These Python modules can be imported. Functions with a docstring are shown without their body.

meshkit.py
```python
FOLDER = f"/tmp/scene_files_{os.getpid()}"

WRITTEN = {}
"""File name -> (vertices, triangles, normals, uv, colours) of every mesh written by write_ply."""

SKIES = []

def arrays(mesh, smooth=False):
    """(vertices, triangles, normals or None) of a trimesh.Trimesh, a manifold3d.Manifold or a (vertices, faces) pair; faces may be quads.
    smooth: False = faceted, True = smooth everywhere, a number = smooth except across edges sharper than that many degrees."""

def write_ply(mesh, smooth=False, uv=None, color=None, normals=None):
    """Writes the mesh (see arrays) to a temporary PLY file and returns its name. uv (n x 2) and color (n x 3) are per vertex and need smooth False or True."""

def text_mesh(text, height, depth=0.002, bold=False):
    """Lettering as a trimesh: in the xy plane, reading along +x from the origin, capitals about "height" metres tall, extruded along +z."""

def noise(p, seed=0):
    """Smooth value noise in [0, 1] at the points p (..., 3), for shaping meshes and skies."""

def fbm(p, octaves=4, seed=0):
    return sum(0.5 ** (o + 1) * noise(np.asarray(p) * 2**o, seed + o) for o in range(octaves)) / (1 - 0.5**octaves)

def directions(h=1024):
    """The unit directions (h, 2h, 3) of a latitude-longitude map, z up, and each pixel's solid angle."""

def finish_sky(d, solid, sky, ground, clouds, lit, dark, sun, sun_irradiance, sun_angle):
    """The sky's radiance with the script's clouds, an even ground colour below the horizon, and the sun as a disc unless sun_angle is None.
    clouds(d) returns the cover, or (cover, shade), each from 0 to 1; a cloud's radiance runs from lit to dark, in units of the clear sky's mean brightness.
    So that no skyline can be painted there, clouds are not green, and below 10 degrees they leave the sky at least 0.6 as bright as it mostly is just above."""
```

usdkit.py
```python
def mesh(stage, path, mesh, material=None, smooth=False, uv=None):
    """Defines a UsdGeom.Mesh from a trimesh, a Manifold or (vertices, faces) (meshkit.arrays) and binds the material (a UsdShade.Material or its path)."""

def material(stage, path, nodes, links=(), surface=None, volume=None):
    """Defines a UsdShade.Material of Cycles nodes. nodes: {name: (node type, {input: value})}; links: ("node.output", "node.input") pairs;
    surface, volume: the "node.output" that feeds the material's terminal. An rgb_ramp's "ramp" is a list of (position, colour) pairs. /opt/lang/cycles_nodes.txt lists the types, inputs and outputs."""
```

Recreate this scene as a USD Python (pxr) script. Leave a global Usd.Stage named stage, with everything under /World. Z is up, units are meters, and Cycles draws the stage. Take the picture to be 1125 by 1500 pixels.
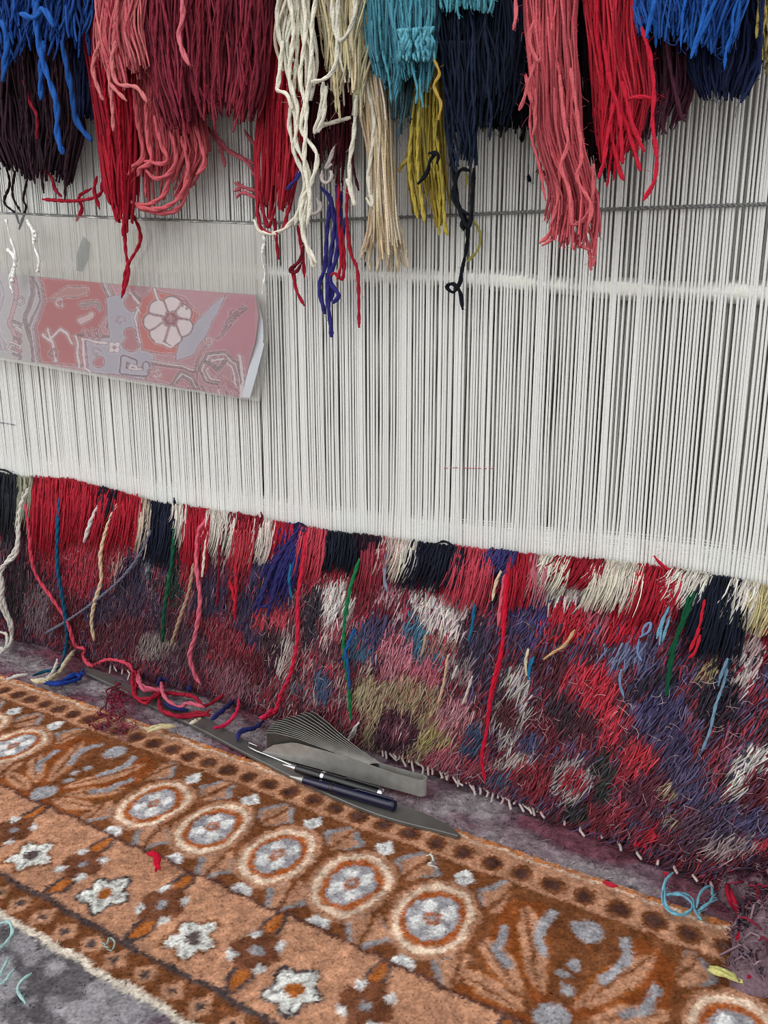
import math, random
import numpy as np, trimesh, usdkit
from meshkit import noise, fbm
from pxr import Usd, UsdGeom, UsdLux, UsdShade, Gf, Sdf, Vt
from shapely.geometry import Polygon

random.seed(7)
rng = np.random.default_rng(7)
stage = Usd.Stage.CreateInMemory()
UsdGeom.SetStageUpAxis(stage, 'Z'); UsdGeom.SetStageMetersPerUnit(stage, 1.0)
UsdGeom.Xform.Define(stage, '/World')

# ---------------------------------------------------------------- camera, light, exposure
F, W, H = 1126.0, 1125, 1500
PITCH, YAW = math.radians(12.5), math.radians(30)
EYE = np.array([0.0, 0.0, 0.48])
hd = np.array([-math.sin(YAW), math.cos(YAW), 0.0])
FW = hd * math.cos(PITCH) - np.array([0, 0, 1.0]) * math.sin(PITCH)
RT = np.array([math.cos(YAW), math.sin(YAW), 0.0])
UP = np.cross(RT, FW)
cam = UsdGeom.Camera.Define(stage, '/World/camera')
cam.CreateHorizontalApertureAttr(36.0); cam.CreateVerticalApertureAttr(48.0)
cam.CreateFocalLengthAttr(36.0 * F / W); cam.CreateClippingRangeAttr(Gf.Vec2f(0.02, 50))
m4 = Gf.Matrix4d(*RT, 0, *UP, 0, *(-FW), 0, *EYE, 1)
cam.AddTransformOp().Set(m4)
cam.CreateExposureAttr(-0.5)

dome = UsdLux.DomeLight.Define(stage, '/World/daylight')
dome.CreateIntensityAttr(0.62); dome.CreateColorAttr(Gf.Vec3f(0.97, 0.985, 1.0))


def rect_light(name, pos, target, w, h, power, col):
    l = UsdLux.RectLight.Define(stage, '/World/' + name)
    l.CreateWidthAttr(w); l.CreateHeightAttr(h); l.CreateIntensityAttr(power); l.CreateColorAttr(Gf.Vec3f(*col))
    p, t = np.array(pos, float), np.array(target, float)
    z = (p - t) / np.linalg.norm(p - t); x = np.cross([0, 0, 1.0], z); x /= np.linalg.norm(x); y = np.cross(z, x)
    l.AddTransformOp().Set(Gf.Matrix4d(*x, 0, *y, 0, *z, 0, *p, 1))


rect_light('window_light', (-1.9, -1.2, 1.9), (-0.5, 0.7, 0.3), 1.8, 1.6, 3.2, (1.0, 0.985, 0.96))

YL = 0.735          # the plane of the warp
RAIL_Y, RAIL_Z = YL - 0.055, 1.03


# ---------------------------------------------------------------- points: a place in the photograph -> a point on a real plane
def rays(x, y):
    x, y = np.asarray(x, float), np.asarray(y, float)
    return FW + RT * ((x - W / 2) / F)[..., None] + UP * ((H / 2 - y) / F)[..., None]


def on_floor(x, y, z=0.0):
    d = rays(x, y); return EYE + d * ((z - EYE[2]) / d[..., 2])[..., None]


def on_wall(x, y, Y):
    d = rays(x, y); return EYE + d * ((Y - EYE[1]) / d[..., 1])[..., None]


def project(p):
    q = np.asarray(p) - EYE; z = q @ FW
    return W / 2 + F * (q @ RT) / z, H / 2 - F * (q @ UP) / z


FELL = np.array([(-300, 640), (-60, 686), (0, 695), (40, 700), (100, 703), (160, 718), (230, 737), (300, 747), (400, 764), (480, 779), (600, 794), (700, 805), (800, 816), (900, 824), (1000, 836), (1060, 846), (1125, 860), (1300, 895)], float)
FOOT = np.array([(-300, 850), (-60, 918), (0, 930), (60, 940), (220, 992), (330, 1024), (600, 1112), (700, 1152), (880, 1224), (1000, 1275), (1125, 1330), (1300, 1410)], float)


def fell(x): return np.interp(x, FELL[:, 0], FELL[:, 1])
def foot(x): return np.interp(x, FOOT[:, 0], FOOT[:, 1])


def foot_Y(x): return on_floor(x, foot(x))[..., 1]


def carpet_at(x, y, off=0.0):
    """a point of the hanging carpet's face (off metres in front of it)"""
    x, y = np.asarray(x, float), np.asarray(y, float)
    t = np.clip((y - fell(x)) / (foot(x) - fell(x)), 0, 1)
    Y = (1 - t) * YL + t * np.minimum(foot_Y(x), YL + 0.02) - 0.018 * np.sin(np.pi * t) - off
    return on_wall(x, y, Y)


def drape(x, y, off=0.01):
    """warp above the fell, carpet face below it, then the floor"""
    x, y = np.asarray(x, float), np.asarray(y, float)
    c = carpet_at(x, y, off)
    f = on_floor(x, y, 0.004 + 0.25 * off)
    w = np.clip((y - foot(x) + 12) / 24, 0, 1)[..., None]
    return c * (1 - w) + f * w


# ---------------------------------------------------------------- colours and materials
def lin(c, k=1.0):
    c = np.asarray(c, float) / 255.0
    return np.where(c < 0.04045, c / 12.92, ((c + 0.055) / 1.055) ** 2.4) * k


def mat(name, nodes, links=(), surface='p.BSDF'):
    return usdkit.material(stage, '/World/Looks/' + name, nodes, links, surface=surface)


WOOL = mat('dyed_wool', {
    'a': ('attribute', {'attribute': 'tint'}), 'g': ('geometry', {}),
    'n': ('noise_texture', {'scale': 900.0, 'detail': 2.0}), 'r': ('map_range', {'from_min': 0.3, 'from_max': 0.7, 'to_min': 0.72, 'to_max': 1.18}),
    'm': ('mix', {'mix_type': 'multiply', 'fac': 1.0}), 'b': ('bump', {'strength': 0.5, 'distance': 0.0006}),
    'p': ('principled_bsdf', {'roughness': 0.92, 'specular_ior_level': 0.15, 'sheen_weight': 0.12, 'sheen_roughness': 0.5})},
    [('g.position', 'n.vector'), ('n.fac', 'r.value'), ('a.color', 'm.color1'), ('r.result', 'm.color2'), ('m.color', 'p.base_color'), ('n.fac', 'b.height'), ('b.normal', 'p.normal'), ('m.color', 'p.sheen_tint')])
PILE = mat('carpet_pile', {
    'a': ('attribute', {'attribute': 'tint'}), 'g': ('geometry', {}),
    'n': ('noise_texture', {'scale': 420.0, 'detail': 3.0}), 'r': ('map_range', {'from_min': 0.3, 'from_max': 0.7, 'to_min': 0.7, 'to_max': 1.2}),
    'm': ('mix', {'mix_type': 'multiply', 'fac': 1.0}), 'b': ('bump', {'strength': 0.6, 'distance': 0.0012}),
    'p': ('principled_bsdf', {'roughness': 0.95, 'specular_ior_level': 0.08, 'sheen_weight': 0.1})},
    [('g.position', 'n.vector'), ('n.fac', 'r.value'), ('a.color', 'm.color1'), ('r.result', 'm.color2'), ('m.color', 'p.base_color'), ('n.fac', 'b.height'), ('b.normal', 'p.normal'), ('m.color', 'p.sheen_tint')])
PRINT = mat('printed_paper', {'a': ('attribute', {'attribute': 'tint'}), 'p': ('principled_bsdf', {'roughness': 0.45, 'specular_ior_level': 0.4})}, [('a.color', 'p.base_color')])


def plain(name, c, rough=0.6, metallic=0.0, bump=0.0, scale=300.0, spec=0.5, vary=0.12):
    c = lin(c)
    return mat(name, {'g': ('geometry', {}), 'n': ('noise_texture', {'scale': scale, 'detail': 3.0}),
                      'r': ('rgb_ramp', {'ramp': [(0.3, c * (1 - vary)), (0.7, np.minimum(c * (1 + vary), 1))]}), 'b': ('bump', {'strength': bump, 'distance': 0.001}),
                      'p': ('principled_bsdf', {'roughness': rough, 'metallic': metallic, 'specular_ior_level': spec})},
               [('g.position', 'n.vector'), ('n.fac', 'r.fac'), ('r.color', 'p.base_color'), ('n.fac', 'b.height'), ('b.normal', 'p.normal')])


COTTON = plain('cotton_warp', (228, 228, 224), 0.9, bump=0.5, scale=700, spec=0.1, vary=0.07)
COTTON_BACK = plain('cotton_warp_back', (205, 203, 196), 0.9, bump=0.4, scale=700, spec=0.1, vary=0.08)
SOFT_WHITE = plain('cotton_wrap', (226, 226, 216), 0.95, bump=0.6, scale=500, spec=0.05, vary=0.06)
WIRE = plain('grey_wire', (120, 122, 120), 0.5, 0.3, bump=0.5, scale=600)
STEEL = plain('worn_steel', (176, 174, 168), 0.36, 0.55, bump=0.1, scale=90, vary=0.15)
BLADE_STEEL = plain('dark_blade_steel', (74, 72, 68), 0.45, 0.5, bump=0.1, scale=90, vary=0.2)
DARK_STEEL = plain('dull_steel', (108, 107, 104), 0.5, 0.6, bump=0.08, scale=60, vary=0.12)
BLACK = plain('black_plastic', (16, 16, 18), 0.3, bump=0.05)
BLUE_PLASTIC = plain('dark_blue_plastic', (12, 15, 44), 0.25)
CHROME = plain('chrome', (205, 208, 212), 0.18, 1.0)
WHITE_PAPER = plain('white_paper', (225, 232, 240), 0.5, spec=0.3, vary=0.03)
PLASTER = plain('painted_plaster', (104, 98, 90), 0.9, bump=0.3, scale=30, vary=0.06)
CONCRETE = plain('grey_floor', (96, 92, 92), 0.85, bump=0.3, scale=40)
WOOD = plain('loom_wood', (120, 84, 52), 0.6, bump=0.3, scale=60)
CORE = plain('carpet_foundation', (62, 44, 52), 0.95, bump=0.5, scale=300)
def film(name, milk, col):
    return mat(name, {
        'g': ('geometry', {}), 'n': ('noise_texture', {'scale': 26.0, 'detail': 2.0, 'distortion': 1.0}), 'b': ('bump', {'strength': 0.35, 'distance': 0.004}),
        't': ('transparent_bsdf', {'color': (0.97, 0.965, 0.95)}), 'd': ('diffuse_bsdf', {'color': col}), 'gl': ('glossy_bsdf', {'roughness': 0.12, 'color': (1, 1, 1)}),
        'm1': ('mix_closure', {'fac': milk}), 'fr': ('fresnel', {'IOR': 1.38}), 'm2': ('mix_closure', {})},
        [('g.position', 'n.vector'), ('n.fac', 'b.height'), ('b.normal', 'gl.normal'), ('t.BSDF', 'm1.closure1'), ('d.BSDF', 'm1.closure2'), ('fr.fac', 'm2.fac'), ('m1.closure', 'm2.closure1'), ('gl.BSDF', 'm2.closure2')], surface='m2.closure')


SLEEVE = film('clear_plastic', 0.06, (0.78, 0.76, 0.73)); MILKY = film('milky_plastic', 0.42, (0.86, 0.83, 0.77))

# ---------------------------------------------------------------- naming and geometry helpers
USED = {}


def numbered(parent, name):
    k = USED.get((parent, name), -1) + 1; USED[(parent, name)] = k
    return f'{parent}/{name}' if k == 0 else f'{parent}/{name}_{k:03d}'


def tag(p, label=None, cat=None, group=None, kind=None):
    for k, v in (('label', label), ('category', cat), ('group', group), ('kind', kind)):
        if v: p.SetCustomDataByKey(k, v)
    return p


def thing(name, label, cat, group=None, at=(0, 0, 0)):
    x = UsdGeom.Xform.Define(stage, numbered('/World', name))
    return tag(x.GetPrim(), label, cat, group)


def obj(name, mesh, material, parent=None, tint=None, smooth=True, **kw):
    path = numbered(str(parent.GetPath()) if parent else '/World', name)
    m = usdkit.mesh(stage, path, mesh, material, smooth=smooth)
    if tint is not None:
        UsdGeom.PrimvarsAPI(m).CreatePrimvar('tint', Sdf.ValueTypeNames.Color3fArray, 'vertex').Set(Vt.Vec3fArray.FromNumpy(np.ascontiguousarray(tint, np.float32)))
    return tag(m.GetPrim(), **kw)


REF = np.array([0.28, 0.93, 0.25]); REF /= np.linalg.norm(REF)


def tubes(P, R, sides=5, cap=True):
    """P (n,m,3) polylines, R (n,m) radii -> (vertices, faces, strand index of each vertex)"""
    P = np.asarray(P, float); n, m, _ = P.shape
    R = np.broadcast_to(np.asarray(R, float), (n, m))
    T = np.gradient(P, axis=1); T /= np.linalg.norm(T, axis=2, keepdims=True) + 1e-12
    A = np.cross(T, REF); A /= np.linalg.norm(A, axis=2, keepdims=True) + 1e-9
    B = np.cross(T, A)
    ang = np.arange(sides) * 2 * np.pi / sides
    V = P[:, :, None] + R[:, :, None, None] * (np.cos(ang)[None, None, :, None] * A[:, :, None] + np.sin(ang)[None, None, :, None] * B[:, :, None])
    V = V.reshape(-1, 3)
    i, j = np.meshgrid(np.arange(m - 1), np.arange(sides), indexing='ij')
    a = i * sides + j; b = i * sides + (j + 1) % sides
    q = np.stack([a, b, b + sides, a + sides], -1).reshape(-1, 4)
    f1 = np.vstack([q[:, [0, 1, 2]], q[:, [0, 2, 3]]])
    if cap and sides > 2:
        last = (m - 1) * sides
        caps = [[last, last + k, last + k + 1] for k in range(1, sides - 1)] + [[0, k + 1, k] for k in range(1, sides - 1)]
        f1 = np.vstack([f1, caps])
    Fc = (f1[None] + (np.arange(n) * m * sides)[:, None, None]).reshape(-1, 3)
    return V, Fc, np.repeat(np.arange(n), m * sides)


def spline(pts, n):
    """Catmull-Rom through points"""
    p = np.asarray(pts, float)
    if len(p) == 2: return p[0] + (p[1] - p[0]) * np.linspace(0, 1, n)[:, None]
    q = np.vstack([2 * p[0] - p[1], p, 2 * p[-1] - p[-2]])
    d = np.r_[0, np.cumsum(np.linalg.norm(np.diff(p, axis=0), axis=1))]
    s = np.linspace(0, d[-1], n); k = np.clip(np.searchsorted(d, s, 'right') - 1, 0, len(p) - 2)
    t = ((s - d[k]) / (d[k + 1] - d[k] + 1e-9))[:, None]
    a, b, c, e = q[k], q[k + 1], q[k + 2], q[k + 3]
    return 0.5 * (2 * b + (c - a) * t + (2 * a - 5 * b + 4 * c - e) * t ** 2 + (3 * b - a - 3 * c + e) * t ** 3)


def poly_at(L, t):
    L = np.asarray(L, float); d = np.r_[0, np.cumsum(np.linalg.norm(np.diff(L, axis=0), axis=1))]; d /= d[-1]
    return np.stack([np.interp(t, d, L[:, 0]), np.interp(t, d, L[:, 1])], -1)


def strand_tints(col, idx, n, spread=0.12, hue=0.03, alt=None, alt_share=0.0):
    base = np.tile(lin(col), (n, 1))
    if alt is not None:
        pick = rng.random(n) < alt_share; base[pick] = lin(alt)
    base *= np.exp(rng.normal(0, spread, (n, 1))) * np.exp(rng.normal(0, hue, (n, 3)))
    base = 0.86 * (0.94 * base + 0.06 * base.mean(1, keepdims=True))
    return np.clip(base, 0.001, 0.95)[idx]


def merge(parts):
    V, Fc, C, k = [], [], [], 0
    for v, f, c in parts:
        V.append(v); Fc.append(f + k); C.append(c); k += len(v)
    return (np.vstack(V), np.vstack(Fc)), np.vstack(C)


def box(c, s, bevel=0.0):
    b = trimesh.creation.box(s); b.apply_translation(c); return b


def yarn_bundle(L, R, n, depth, thick, col, endj=0.12, wob=3.0, rad=2.6, spread=0.14, alt=None, alt_share=0.0, m=18, fuzz=False):
    """strands that hang between two outlines given as places in the picture, at `depth` metres in front of the warp"""
    s = rng.random(n); q = rng.random(n)
    if n > 3: s[:2] = (0.02, 0.98)
    nl0 = max(2, n // 11); lend = rng.random(nl0)[np.clip((s * nl0).astype(int), 0, nl0 - 1)]
    tend = 1 - endj * (0.5 * rng.random(n) ** 1.3 + 0.5 * lend)
    t = np.linspace(0, 1, m)[None] * tend[:, None]
    A, B = poly_at(L, t), poly_at(R, t)
    sw = np.clip(s[:, None] + 0.07 * np.sin(rng.uniform(0, 6.28, (n, 1)) + t * rng.uniform(2, 7, (n, 1))) * np.minimum(1, t * 3), 0, 1)
    p = A * (1 - sw[..., None]) + B * sw[..., None]
    nl = max(2, n // 11); lock = np.clip((s * nl + rng.normal(0, 0.35, n)).astype(int), 0, nl - 1)
    for k in range(3):
        ph, fr = rng.uniform(0, 6.28, (n, 1)), rng.uniform(3, 7 + 9 * k, (n, 1)); phl, frl = rng.uniform(0, 6.28, (nl, 1)), rng.uniform(3, 9 + 5 * k, (nl, 1))
        p[..., 0] += wob * (0.6 ** k) * (0.55 * np.sin(ph + fr * t) + 0.85 * np.sin(phl[lock] + frl[lock] * t)) * np.minimum(1, 3 * t + 0.3)
    lk = rng.uniform(-1, 1, nl)[lock][:, None]; lq = rng.uniform(0.55, 1.0, nl)[lock][:, None]
    prof = np.sqrt(np.clip(1 - (2 * sw - 1) ** 2, 0.02, 1))
    Y = YL - depth - thick * prof * (0.25 + 0.75 * q[:, None] * lq + 0.12 * lk * np.sin(5 * t + 9 * lk)) + 0.004 * np.sin(rng.uniform(0, 6.28, (n, 1)) + 9 * t)
    P = on_wall(p[..., 0], p[..., 1], np.minimum(Y, YL - 0.004))
    z = (P - EYE) @ FW
    rr = rad / F * z * rng.uniform(0.8, 1.2, (n, 1)) * (1 + 0.08 * np.sin(40 * t + rng.uniform(0, 6, (n, 1))))
    rr[:, -1] *= 0.75
    if L[0][1] < -100:                                             # up to the rail they hang from
        top = P[:, :1].copy(); top[..., 1] = RAIL_Y + rng.uniform(-0.006, 0.006, (n, 1)); top[..., 2] = RAIL_Z + rng.uniform(0.0, 0.006, (n, 1))
        P = np.concatenate([top, P], 1); rr = np.concatenate([rr[:, :1], rr], 1); m += 1
    V, Fc, idx = tubes(P, rr, 4); C = strand_tints(col, idx, n, spread, alt=alt, alt_share=alt_share)
    if fuzz:                                                       # fine fibres standing off the yarn
        k = 3 * n; a = rng.integers(0, n, k); b = rng.integers(2, m, k); c = P[a, b]; d = rng.normal(0, 1, (k, 3)) * [0.0032, 0.0026, 0.0045]
        o = rng.normal(0, 1, (k, 3)) * 0.0012 + [0, -0.001, 0]
        Vf, Ff, xf = tubes(np.stack([c, c + 0.5 * d + o, c + d], 1), np.full((1, 3), 0.00019), 3, cap=False)
        Cf = np.clip(C[(a * m + b) * 4] * 1.25, 0, 0.9)[xf]
        (V, Fc), C = merge([(V, Fc, C), (Vf, Ff, Cf)])
    return V, Fc, C


def yarn_line(pts, Y, rad=2.6, n=None):
    """one strand through places in the picture; Y = distance in front of the warp (number, list) or a function drape(x, y)"""
    n = n or max(8, int(np.sum(np.linalg.norm(np.diff(np.asarray(pts, float), axis=0), axis=1)) / 3.2))
    p = spline(pts, n)
    if callable(Y): P = Y(p[:, 0], p[:, 1])
    else: P = on_wall(p[:, 0], p[:, 1], YL - np.interp(np.linspace(0, 1, n), np.linspace(0, 1, np.size(Y)), np.atleast_1d(Y)))
    if not callable(Y) and pts[0][1] <= -15 and len(pts) > 2:
        k = 10; w = np.linspace(0, 1, k, endpoint=False)[:, None]; a = np.array([P[0, 0], RAIL_Y, RAIL_Z]); P = np.vstack([a * (1 - w) + P[0] * w, P]); n += k
    z = (P - EYE) @ FW
    r = rad / F * z * (1 + 0.10 * np.sin(np.arange(n) * 0.31 + rng.uniform(0, 6)) + 0.04 * rng.normal(0, 1, n)); e = np.clip(np.minimum(np.arange(n), np.arange(n)[::-1]) / 1.4, 0.6, 1)
    if rad < 1.6: return tubes(P[None], (r * e)[None], 6)
    T = np.gradient(P, axis=0); T /= np.linalg.norm(T, axis=1, keepdims=True) + 1e-12
    A = np.cross(T, REF); A /= np.linalg.norm(A, axis=1, keepdims=True) + 1e-9; B = np.cross(T, A)
    d = np.r_[0, np.cumsum(np.linalg.norm(np.diff(P, axis=0), axis=1))]; ph = d / (rad / F * 0.8) / 2.3 + rng.uniform(0, 6)
    Q = np.stack([P + (0.34 * r * e)[:, None] * (np.cos(ph + k * np.pi)[:, None] * A + np.sin(ph + k * np.pi)[:, None] * B) for k in (0, 1)])
    V, Fc, _ = tubes(Q, np.stack([r * e * 0.74] * 2), 5)
    k = max(8, n // 2); i = rng.integers(0, n, k); c = P[i]; dd = rng.normal(0, 1, (k, 3)) * [0.0030, 0.0022, 0.0036]; o = rng.normal(0, 0.0008, (k, 3))
    Vf, Ff, _ = tubes(np.stack([c, c + 0.5 * dd + o, c + dd], 1), np.full((1, 3), 0.00015), 3, cap=False)
    return np.vstack([V, Vf]), np.vstack([Fc, Ff + len(V)]), None


def tint_of(col, nv, spread=0.04): return np.tile(np.clip(0.88 * lin(col) * math.exp(rng.normal(0, spread)), 0, 0.95), (nv, 1))


# ---------------------------------------------------------------- painting (flat colour of woven and printed patterns)
def d_line(x, y, pts):
    d = np.full(x.shape, 1e9)
    for (x0, y0), (x1, y1) in zip(pts[:-1], pts[1:]):
        vx, vy = x1 - x0, y1 - y0; L = vx * vx + vy * vy + 1e-12
        t = np.clip(((x - x0) * vx + (y - y0) * vy) / L, 0, 1)
        d = np.minimum(d, np.hypot(x - x0 - t * vx, y - y0 - t * vy))
    return d


def paint_ell(C, x, y, cx, cy, rx, ry, col, ang=0.0, where=None):
    a = math.radians(ang); u = (x - cx) * math.cos(a) + (y - cy) * math.sin(a); v = -(x - cx) * math.sin(a) + (y - cy) * math.cos(a)
    k = (u / rx) ** 2 + (v / ry) ** 2 < 1
    if where is not None: k &= where
    C[k] = col


def paint_line(C, x, y, pts, r, col):
    pts = np.asarray(pts, float)
    box_ = (x > pts[:, 0].min() - r) & (x < pts[:, 0].max() + r) & (y > pts[:, 1].min() - r) & (y < pts[:, 1].max() + r)
    i = np.nonzero(box_)[0]
    if len(i): C[i[d_line(x[i], y[i], pts) < r]] = col


def inside(x, y, poly):
    k = np.zeros(x.shape, bool); p = np.asarray(poly, float)
    for (x0, y0), (x1, y1) in zip(p, np.roll(p, -1, 0)):
        k ^= ((y0 > y) != (y1 > y)) & (x < (x1 - x0) * (y - y0) / (y1 - y0 + 1e-12) + x0)
    return k


# ================================================================ THE SETTING
obj('floor', box((-0.4, 0.4, -0.03), (5, 3.4, 0.03)), CONCRETE, smooth=False, kind='structure')
obj('wall_back', box((-0.4, YL + 0.33, 1.2), (5, 0.04, 2.5)), PLASTER, smooth=False, kind='structure')

# ================================================================ THE PATTERNED RUG ON THE FLOOR
RX0, RX1, RY0, RY1 = -1.35, 0.30, 0.16, 0.637
PEACH, BROWN, DBROWN, ORANGE = lin((188, 138, 108)), lin((120, 72, 42)), lin((84, 54, 46)), lin((168, 96, 42))
CREAM, GREY, WHITE, DARK = lin((228, 202, 178)), lin((160, 158, 162)), lin((216, 216, 214)), lin((74, 62, 62))


def rug_pattern(X, v):
    n = len(X)
    w1 = 0.0035 * (fbm(np.stack([X * 60, v * 60, X * 0], -1), 2, 3) - 0.5); w2 = 0.0035 * (fbm(np.stack([X * 60, v * 60, X * 0 + 9], -1), 2, 4) - 0.5)
    x, y = X + w1 * 1.6, v + w2 * 1.6
    C = np.tile(PEACH, (n, 1))
    # outer edge: orange cartouches between pale lines
    e = y < 0.013; u = ((x + 0.36) / 0.052) % 1.0
    C[e] = PEACH
    C[e & (np.abs(u - 0.5) < 0.40) & (y > 0.001) & (y < 0.009)] = lin((190, 118, 70))
    C[(y < 0.0015) | (e & (np.abs(y - 0.0105 - 0.002 * np.cos(u * 6.283)) < 0.0016))] = CREAM
    # dotted stripe
    j = np.round((x + 0.348) / 0.0295); cx = -0.348 + j * 0.0295
    r = np.hypot((x - cx) / 1.0, (y - 0.033) / 1.05)
    C[(r < 0.0115)] = BROWN; C[r < 0.0075] = DBROWN
    C[np.abs(y - 0.0505) < 0.0018] = BROWN
    # medallion band
    band = (y > 0.052) & (y < 0.182); C[band] = BROWN
    SP = 0.570
    k = np.round((x + 0.413) / SP); xc = x - k * SP              # the five medallions of one repeat stand at -0.579 ... -0.247
    jm = np.clip(np.round((xc + 0.413) / 0.083), -2, 2); mx = -0.413 + jm * 0.083
    # leaf fillers between medallions, above and below
    for vy, sg in ((0.074, 1), (0.163, -1)):
        jj = np.clip(np.round((xc + 0.413 - 0.0415) / 0.083), -3, 2); fx = -0.413 + 0.0415 + jj * 0.083
        a, b = np.abs(xc - fx), (y - vy) * sg
        leaf = band & (a < 0.023 - 0.75 * np.abs(b) * (1 + 0.5 * (b > 0))) & (np.abs(b) < 0.022)
        C[leaf] = GREY * 0.8; C[leaf & (a < 0.017 - 0.75 * np.abs(b))] = PEACH * 0.92
        C[leaf & (np.abs(xc - fx + 0.25 * b) < 0.0022)] = BROWN
    for vy in (0.066, 0.179):
        d = np.abs(xc - mx - 0.002) + 0.8 * np.abs(y - vy)
        C[(d < 0.011) & (y > 0.052) & (y < 0.188)] = WHITE; C[(d < 0.003)] = GREY
    du, dv = xc - mx, y - 0.123
    r = (np.abs(du / 0.0322) ** 2.2 + np.abs(dv / 0.0415) ** 2.2) ** (1 / 2.2); in_m = band
    C[in_m & (r < 1.16)] = PEACH * 0.85
    C[in_m & (r < 1.0)] = CREAM; C[in_m & (r < 0.84)] = PEACH; C[in_m & (r < 0.78)] = ORANGE * np.array([0.95, 0.8, 0.9])
    th = np.arctan2(dv, du)
    C[in_m & (r < 0.60 + 0.06 * np.abs(np.cos(2 * th)))] = GREY
    a, b = (np.abs(du) + 0.0, np.abs(dv) + 0.0)
    pet = ((a - 0.0085) / 0.0062) ** 2 + ((b - 0.0112) / 0.0082) ** 2 < 1
    C[in_m & pet] = WHITE; C[in_m & (r < 0.2)] = lin((165, 105, 78)); C[in_m & (r < 0.08)] = GREY
    # palmette between the groups of medallions (fan of leaves)
    xp = x + 0.128; kp = np.round(xp / SP); xp = xp - kp * SP; pal = band & (np.abs(xp) < 0.072)
    C[pal] = BROWN
    ra, an = np.hypot(xp, y - 0.176), np.arctan2(xp, 0.176 - y)
    C[pal & (ra < 0.125) & (np.abs(np.sin(an * 2.6)) > 0.75)] = ORANGE * np.array([0.62, 0.56, 0.7])
    for a0, l0, l1, wd in ((-0.95, 0.03, 0.095, 0.0085), (0.95, 0.03, 0.095, 0.0085), (-0.48, 0.028, 0.118, 0.009), (0.48, 0.028, 0.118, 0.009), (-1.38, 0.02, 0.075, 0.008), (1.38, 0.02, 0.075, 0.008)):
        dirx, diry = math.sin(a0), -math.cos(a0)
        al = xp * dirx + (y - 0.176) * diry; ac = xp * -diry + (y - 0.176) * dirx
        f = (al - l0) / (l1 - l0); wdt = wd * np.sin(np.clip(f, 0.02, 0.98) * 3.1416) ** 0.7
        kk = pal & (f > 0) & (f < 1)
        C[kk & (np.abs(ac) < wdt * 1.5)] = ORANGE * 0.8; C[kk & (np.abs(ac) < wdt * 1.2)] = PEACH; C[kk & (np.abs(ac + 0.001) < wdt * 0.22)] = BROWN
    for sgn in (-1, 1):
        for px_, py_, rr in ((0.0, 0.072, 0.0135), (0.0, 0.112, 0.0055), (-0.004, 0.126, 0.0045), (0.003, 0.139, 0.005), (0.0, 0.168, 0.0135)):
            C[pal & (np.hypot(xp - px_, y - py_) < rr)] = GREY
        k2 = pal & (d_line(xp, y, [(sgn * 0.03, 0.068), (sgn * 0.036, 0.085), (sgn * 0.03, 0.105), (sgn * 0.024, 0.115)]) < 0.0042); C[k2] = GREY
        k2 = pal & (d_line(xp, y, [(sgn * 0.062, 0.105), (sgn * 0.058, 0.13), (sgn * 0.045, 0.14)]) < 0.004); C[k2] = GREY * 0.9
    # flower band
    C[np.abs(y - 0.1835) < 0.0022] = DBROWN * 1.2
    fb = (y > 0.1855) & (y < 0.272); C[fb] = PEACH
    k = np.round((x + 0.355) / 0.104); fx = x + 0.355 - k * 0.104; fy = y - 0.2275      # brown four-petalled flowers
    rr, th = np.hypot(fx, fy), np.arctan2(fy, fx)
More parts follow.
